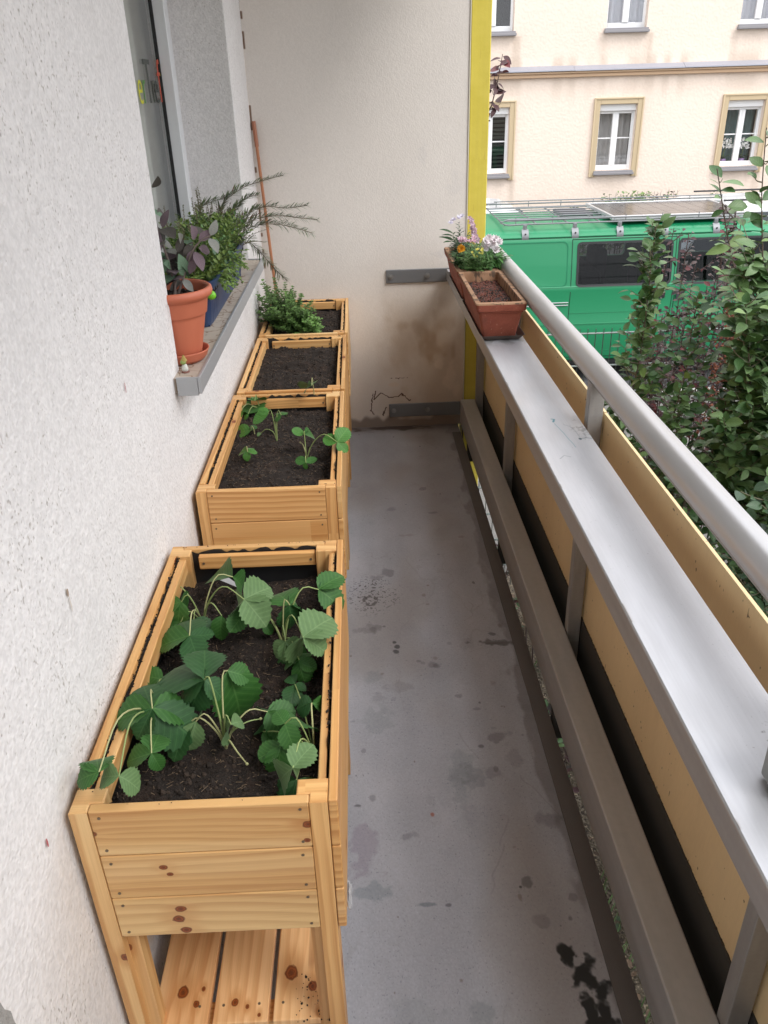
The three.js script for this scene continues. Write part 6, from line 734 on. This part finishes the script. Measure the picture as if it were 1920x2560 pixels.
{
  const R = rng(900), G = 'green shrubs in the front garden';
  shrub('garden_shrub', 'slender upright green shrub in front of the van sliding door window', 'shrub', [1.2, GY, -3.45], [[wig(R, 1.2, -3.45, 1.19, [0.02, 0]), 300, 0.062, 0.13], [wig(R, 1.28, -3.4, 0.5, [0.1, 0.05]), 190, 0.06, 0.2], [wig(R, 1.14, -3.4, 0.1, [-0.04, 0.1]), 120, 0.06, 0.2]], shrubM, 901, { group: G, t0: 0.34, more: 3.2, big: 0.86, own: 290, up: 0.9, weights: [0.4, 0.2, 0.34, 0.06] });
  shrub('garden_shrub', 'green shrub below the black door handles of the van, right of the slender one', 'shrub', [1.42, GY, -3.35], [[wig(R, 1.42, -3.35, 0.93, [0.0, 0]), 220, 0.058, 0.15], [wig(R, 1.55, -3.35, 0.62, [0.06, 0]), 200, 0.056, 0.18], [wig(R, 1.36, -3.25, 0.2, [0.05, 0.1]), 150, 0.058, 0.2]], [shrubM[0], shrubM[2], darkM[0], shrubM[1]], 902, { group: G, t0: 0.34, more: 2.6, big: 0.84, own: 260, up: 0.9 });
  shrub('garden_shrub', 'tall green shrub at the right edge with bare leaning shoots above the others', 'shrub', [1.95, GY, -3.5], [[[[1.95, GY, -3.5], [1.85, -0.2, -3.52], [1.72, 0.75, -3.55], [1.6, 1.1, -3.58], [1.51, 1.39, -3.6]], 34, 0.082, 0.05], [[[1.97, GY, -3.5], [1.92, 0.2, -3.55], [1.76, 1.05, -3.58], [1.72, 1.28, -3.6], [1.69, 1.54, -3.6]], 32, 0.085, 0.05], [[[1.98, GY, -3.45], [1.78, 0, -3.4], [1.68, 0.8, -3.35], [1.6, 1.12, -3.35]], 230, 0.075, 0.16], [[[2.0, GY, -3.45], [1.8, 0, -3.35], [1.62, 0.6, -3.2], [1.52, 0.93, -3.15]], 260, 0.07, 0.18], [[[2.0, GY, -3.45], [1.9, -0.2, -3.2], [1.75, 0.4, -3.0], [1.62, 0.62, -2.95]], 230, 0.07, 0.18], [[[2.02, GY, -3.4], [1.95, 0.1, -3.3], [1.75, 0.7, -3.3], [1.66, 1.02, -3.3]], 230, 0.075, 0.2], [[[2.0, GY, -3.4], [1.8, -0.4, -3.3], [1.6, 0.2, -3.2], [1.5, 0.45, -3.1]], 200, 0.07, 0.2], [[[2.0, GY, -3.4], [1.9, 0.1, -3.3], [1.72, 0.6, -3.25], [1.66, 0.95, -3.2]], 230, 0.07, 0.2]], shrubM, 903, { group: G, t0: 0.4, own: 295, more: 3, big: 0.95, up: 0.8 });
  shrub('garden_shrub', 'broad low green shrub with a pale sprouting tip beside the handrail', 'shrub', [1.6, GY, -2.5], [[wig(R, 1.5, -2.6, 0.42, [0.0, 0.05]), 240, 0.066, 0.2], [wig(R, 1.7, -2.4, 0.3, [0.02, 0.1]), 240, 0.066, 0.22], [wig(R, 1.45, -2.2, 0.02, [0.0, 0.1]), 220, 0.06, 0.22], [wig(R, 1.8, -2.8, 0.52, [0.05, 0]), 240, 0.066, 0.22], [wig(R, 1.62, -1.9, -0.15, [0.0, 0.1]), 220, 0.06, 0.24], [wig(R, 1.35, -2.75, -0.2, [-0.05, 0]), 180, 0.058, 0.2]], [darkM[0], darkM[1], shrubM[2], shrubM[0]], 904, { group: G, t0: 0.3, own: 295, more: 3.6, big: 0.8, up: 0.8, weights: [0.36, 0.3, 0.27, 0.07] });
  shrub('garden_shrub', 'dark green shrub low behind the nearest stretch of the handrail', 'shrub', [1.7, GY, -1.5], [[wig(R, 1.6, -1.6, -0.3, [0, 0.05]), 190, 0.062, 0.24], [wig(R, 1.8, -1.3, -0.35, [0, 0.05]), 190, 0.062, 0.24], [wig(R, 1.45, -1.25, -0.55, [0, 0.05]), 190, 0.062, 0.24], [wig(R, 2.1, -1.8, 0.0, [0, 0.05]), 190, 0.062, 0.26], [wig(R, 2.2, -2.4, 0.3, [0, 0.05]), 210, 0.062, 0.26]], [darkM[0], darkM[1], shrubM[2], shrubM[0]], 905, { group: G, t0: 0.25, own: 200, more: 3.2, big: 0.85 });
  const st = []; for (let i = 0; i < 34; i++) { const x = 1.66 + R() * 1.0, top = 0.3 + R() * 0.75 + (x - 1.6) * 0.42; st.push([wig(R, x, -4.25 - R() * 0.35, top, [(R() - 0.5) * 0.3, 0]), 260, 0.034, 0.13]); }
  shrub('dark_leaved_shrub', 'twiggy dark red leaved shrub in front of the van front door', 'shrub', [2.0, GY, -4.4], st, redM, 906, { bark: redBark, t0: 0.3, own: 200, r0: 0.006, weights: [0.3, 0.3, 0.12, 0.28] });
  const s2 = []; for (let i = 0; i < 20; i++) s2.push([wig(R, 0.64 + R() * 1.0, -3.8 - R() * 0.95, -0.75 + R() * 0.45, [(R() - 0.5) * 0.3, 0]), 60, 0.045, 0.14]); shrub('dark_leaved_shrub', 'low dark leaved bush by the fence, below and beyond the handrail post', 'shrub', [1.3, GY, -4.1], s2, [redM[0], redM[3], shrubM[2], redM[1]], 907, { bark: redBark, own: 120, r0: 0.005, weights: [0.3, 0.3, 0.3, 0.1] });
  const s3 = []; for (let i = 0; i < 6; i++) s3.push([wig(R, 0.85 + R() * 0.3, -2.3 - R() * 0.9, -1.12 + R() * 0.25, [(R() - 0.5) * 0.2, 0]), 60, 0.045, 0.12]); shrub('dark_leaved_shrub', 'low pointed leaf bush just outside the middle of the infill panels', 'shrub', [1.0, GY, -2.7], s3, [redM[0], shrubM[2], redM[3], shrubM[0]], 908, { bark: redBark, own: 60, r0: 0.004, weights: [0.35, 0.3, 0.25, 0.1] });
  // dry brown flower plumes
  const pl = thing('dry_plume', [1.85, GY, -4.05], 'rust brown dry flower plume hanging inside the dark red shrub', 'dry flower'), ps = [[1.85, GY, -4.05], [1.86, -0.2, -4.05], [1.9, 0.65, -4.05], [1.93, 0.85, -4.05]].map((p) => [p[0] - 1.85, p[1] - GY, p[2] + 4.05]); mesh('stem', taper(ps.map((p) => new V3(...p)), 0.006, 0.002), redBark, pl); const pm = []; for (let i = 0; i < 340; i++) { const q = R(), y = 1.45 + q * 0.75; pm.push(xf([0.0 + (y - 1.3) * 0.06 + (R() - 0.5) * 0.1, y, (R() - 0.5) * 0.08], R() * 6, R() * 6, 0, 0.006 + R() * 0.006)); } inst('seed_heads', crumbG, mat([0.17, 0.06, 0.035], 0.9), pm, pl);
  // purple leaved plum tree behind the end wall: one branch reaches past the yellow pier
  const tr = shrub('plum_tree', 'purple leaved plum branch with drooping leaves reaching past the yellow pier', 'tree', [0.2, GY, -6.2], [[[[0.2, GY, -6.2], [0.2, 0.2, -6.2], [0.35, 1.0, -6.15], [0.72, 1.35, -6.05], [0.9, 1.55, -6.0], [0.96, 1.75, -6.0], [0.985, 1.9, -6.0]], 150, 0.1, 0.09], [[[0.2, GY, -6.2], [0.1, 0.8, -6.3], [-0.2, 1.9, -6.4], [-0.3, 2.6, -6.4]], 120, 0.085, 0.3]], [redM[0], redM[0], redM[2], redM[0]], 909, { bark: redBark, own: 120, r0: 0.028, t0: 0.5, up: 0.2, weights: [0.5, 0.3, 0.08, 0.12] });
  // hedge bushes in front of the apartment house
  const hb = (x, w, top, label, seed, n, dry) => { const q = []; for (let i = 0; i < n; i++) q.push([wig(R, x + (R() - 0.5) * w, -14.9 + (R() - 0.5) * 0.5, top - R() * R() * 0.25, [(R() - 0.5) * 0.15, 0], 3), dry ? 30 : 64, 0.07, 0.16]); shrub('hedge_bush', label, 'bush', [x, GY, -14.9], q, [shrubM[1], shrubM[3], shrubM[0], redM[1]], seed, { group: 'bushes along the apartment house', own: 0, twigs: true, r0: 0.012, t0: 0.4, weights: dry ? [0.2, 0.2, 0.1, 0.5] : [0.4, 0.35, 0.15, 0.1] }); };
  hb(4.75, 0.85, 0.0, 'largest yellowish green bush below the middle window of the apartment house', 921, 26); hb(5.4, 0.35, 0.0, 'half bare twiggy bush right of the largest bush', 922, 10, true); hb(3.86, 0.3, -0.2, 'small round green bush left of the largest bush', 923, 9); hb(2.95, 0.8, -0.27, 'low sparse bushes between pier and small round bush', 924, 12, true); hb(6.3, 0.8, -0.08, 'low bushes above the solar panel, left of the tall shoots', 925, 10);
}
renderer.render(scene, camera);
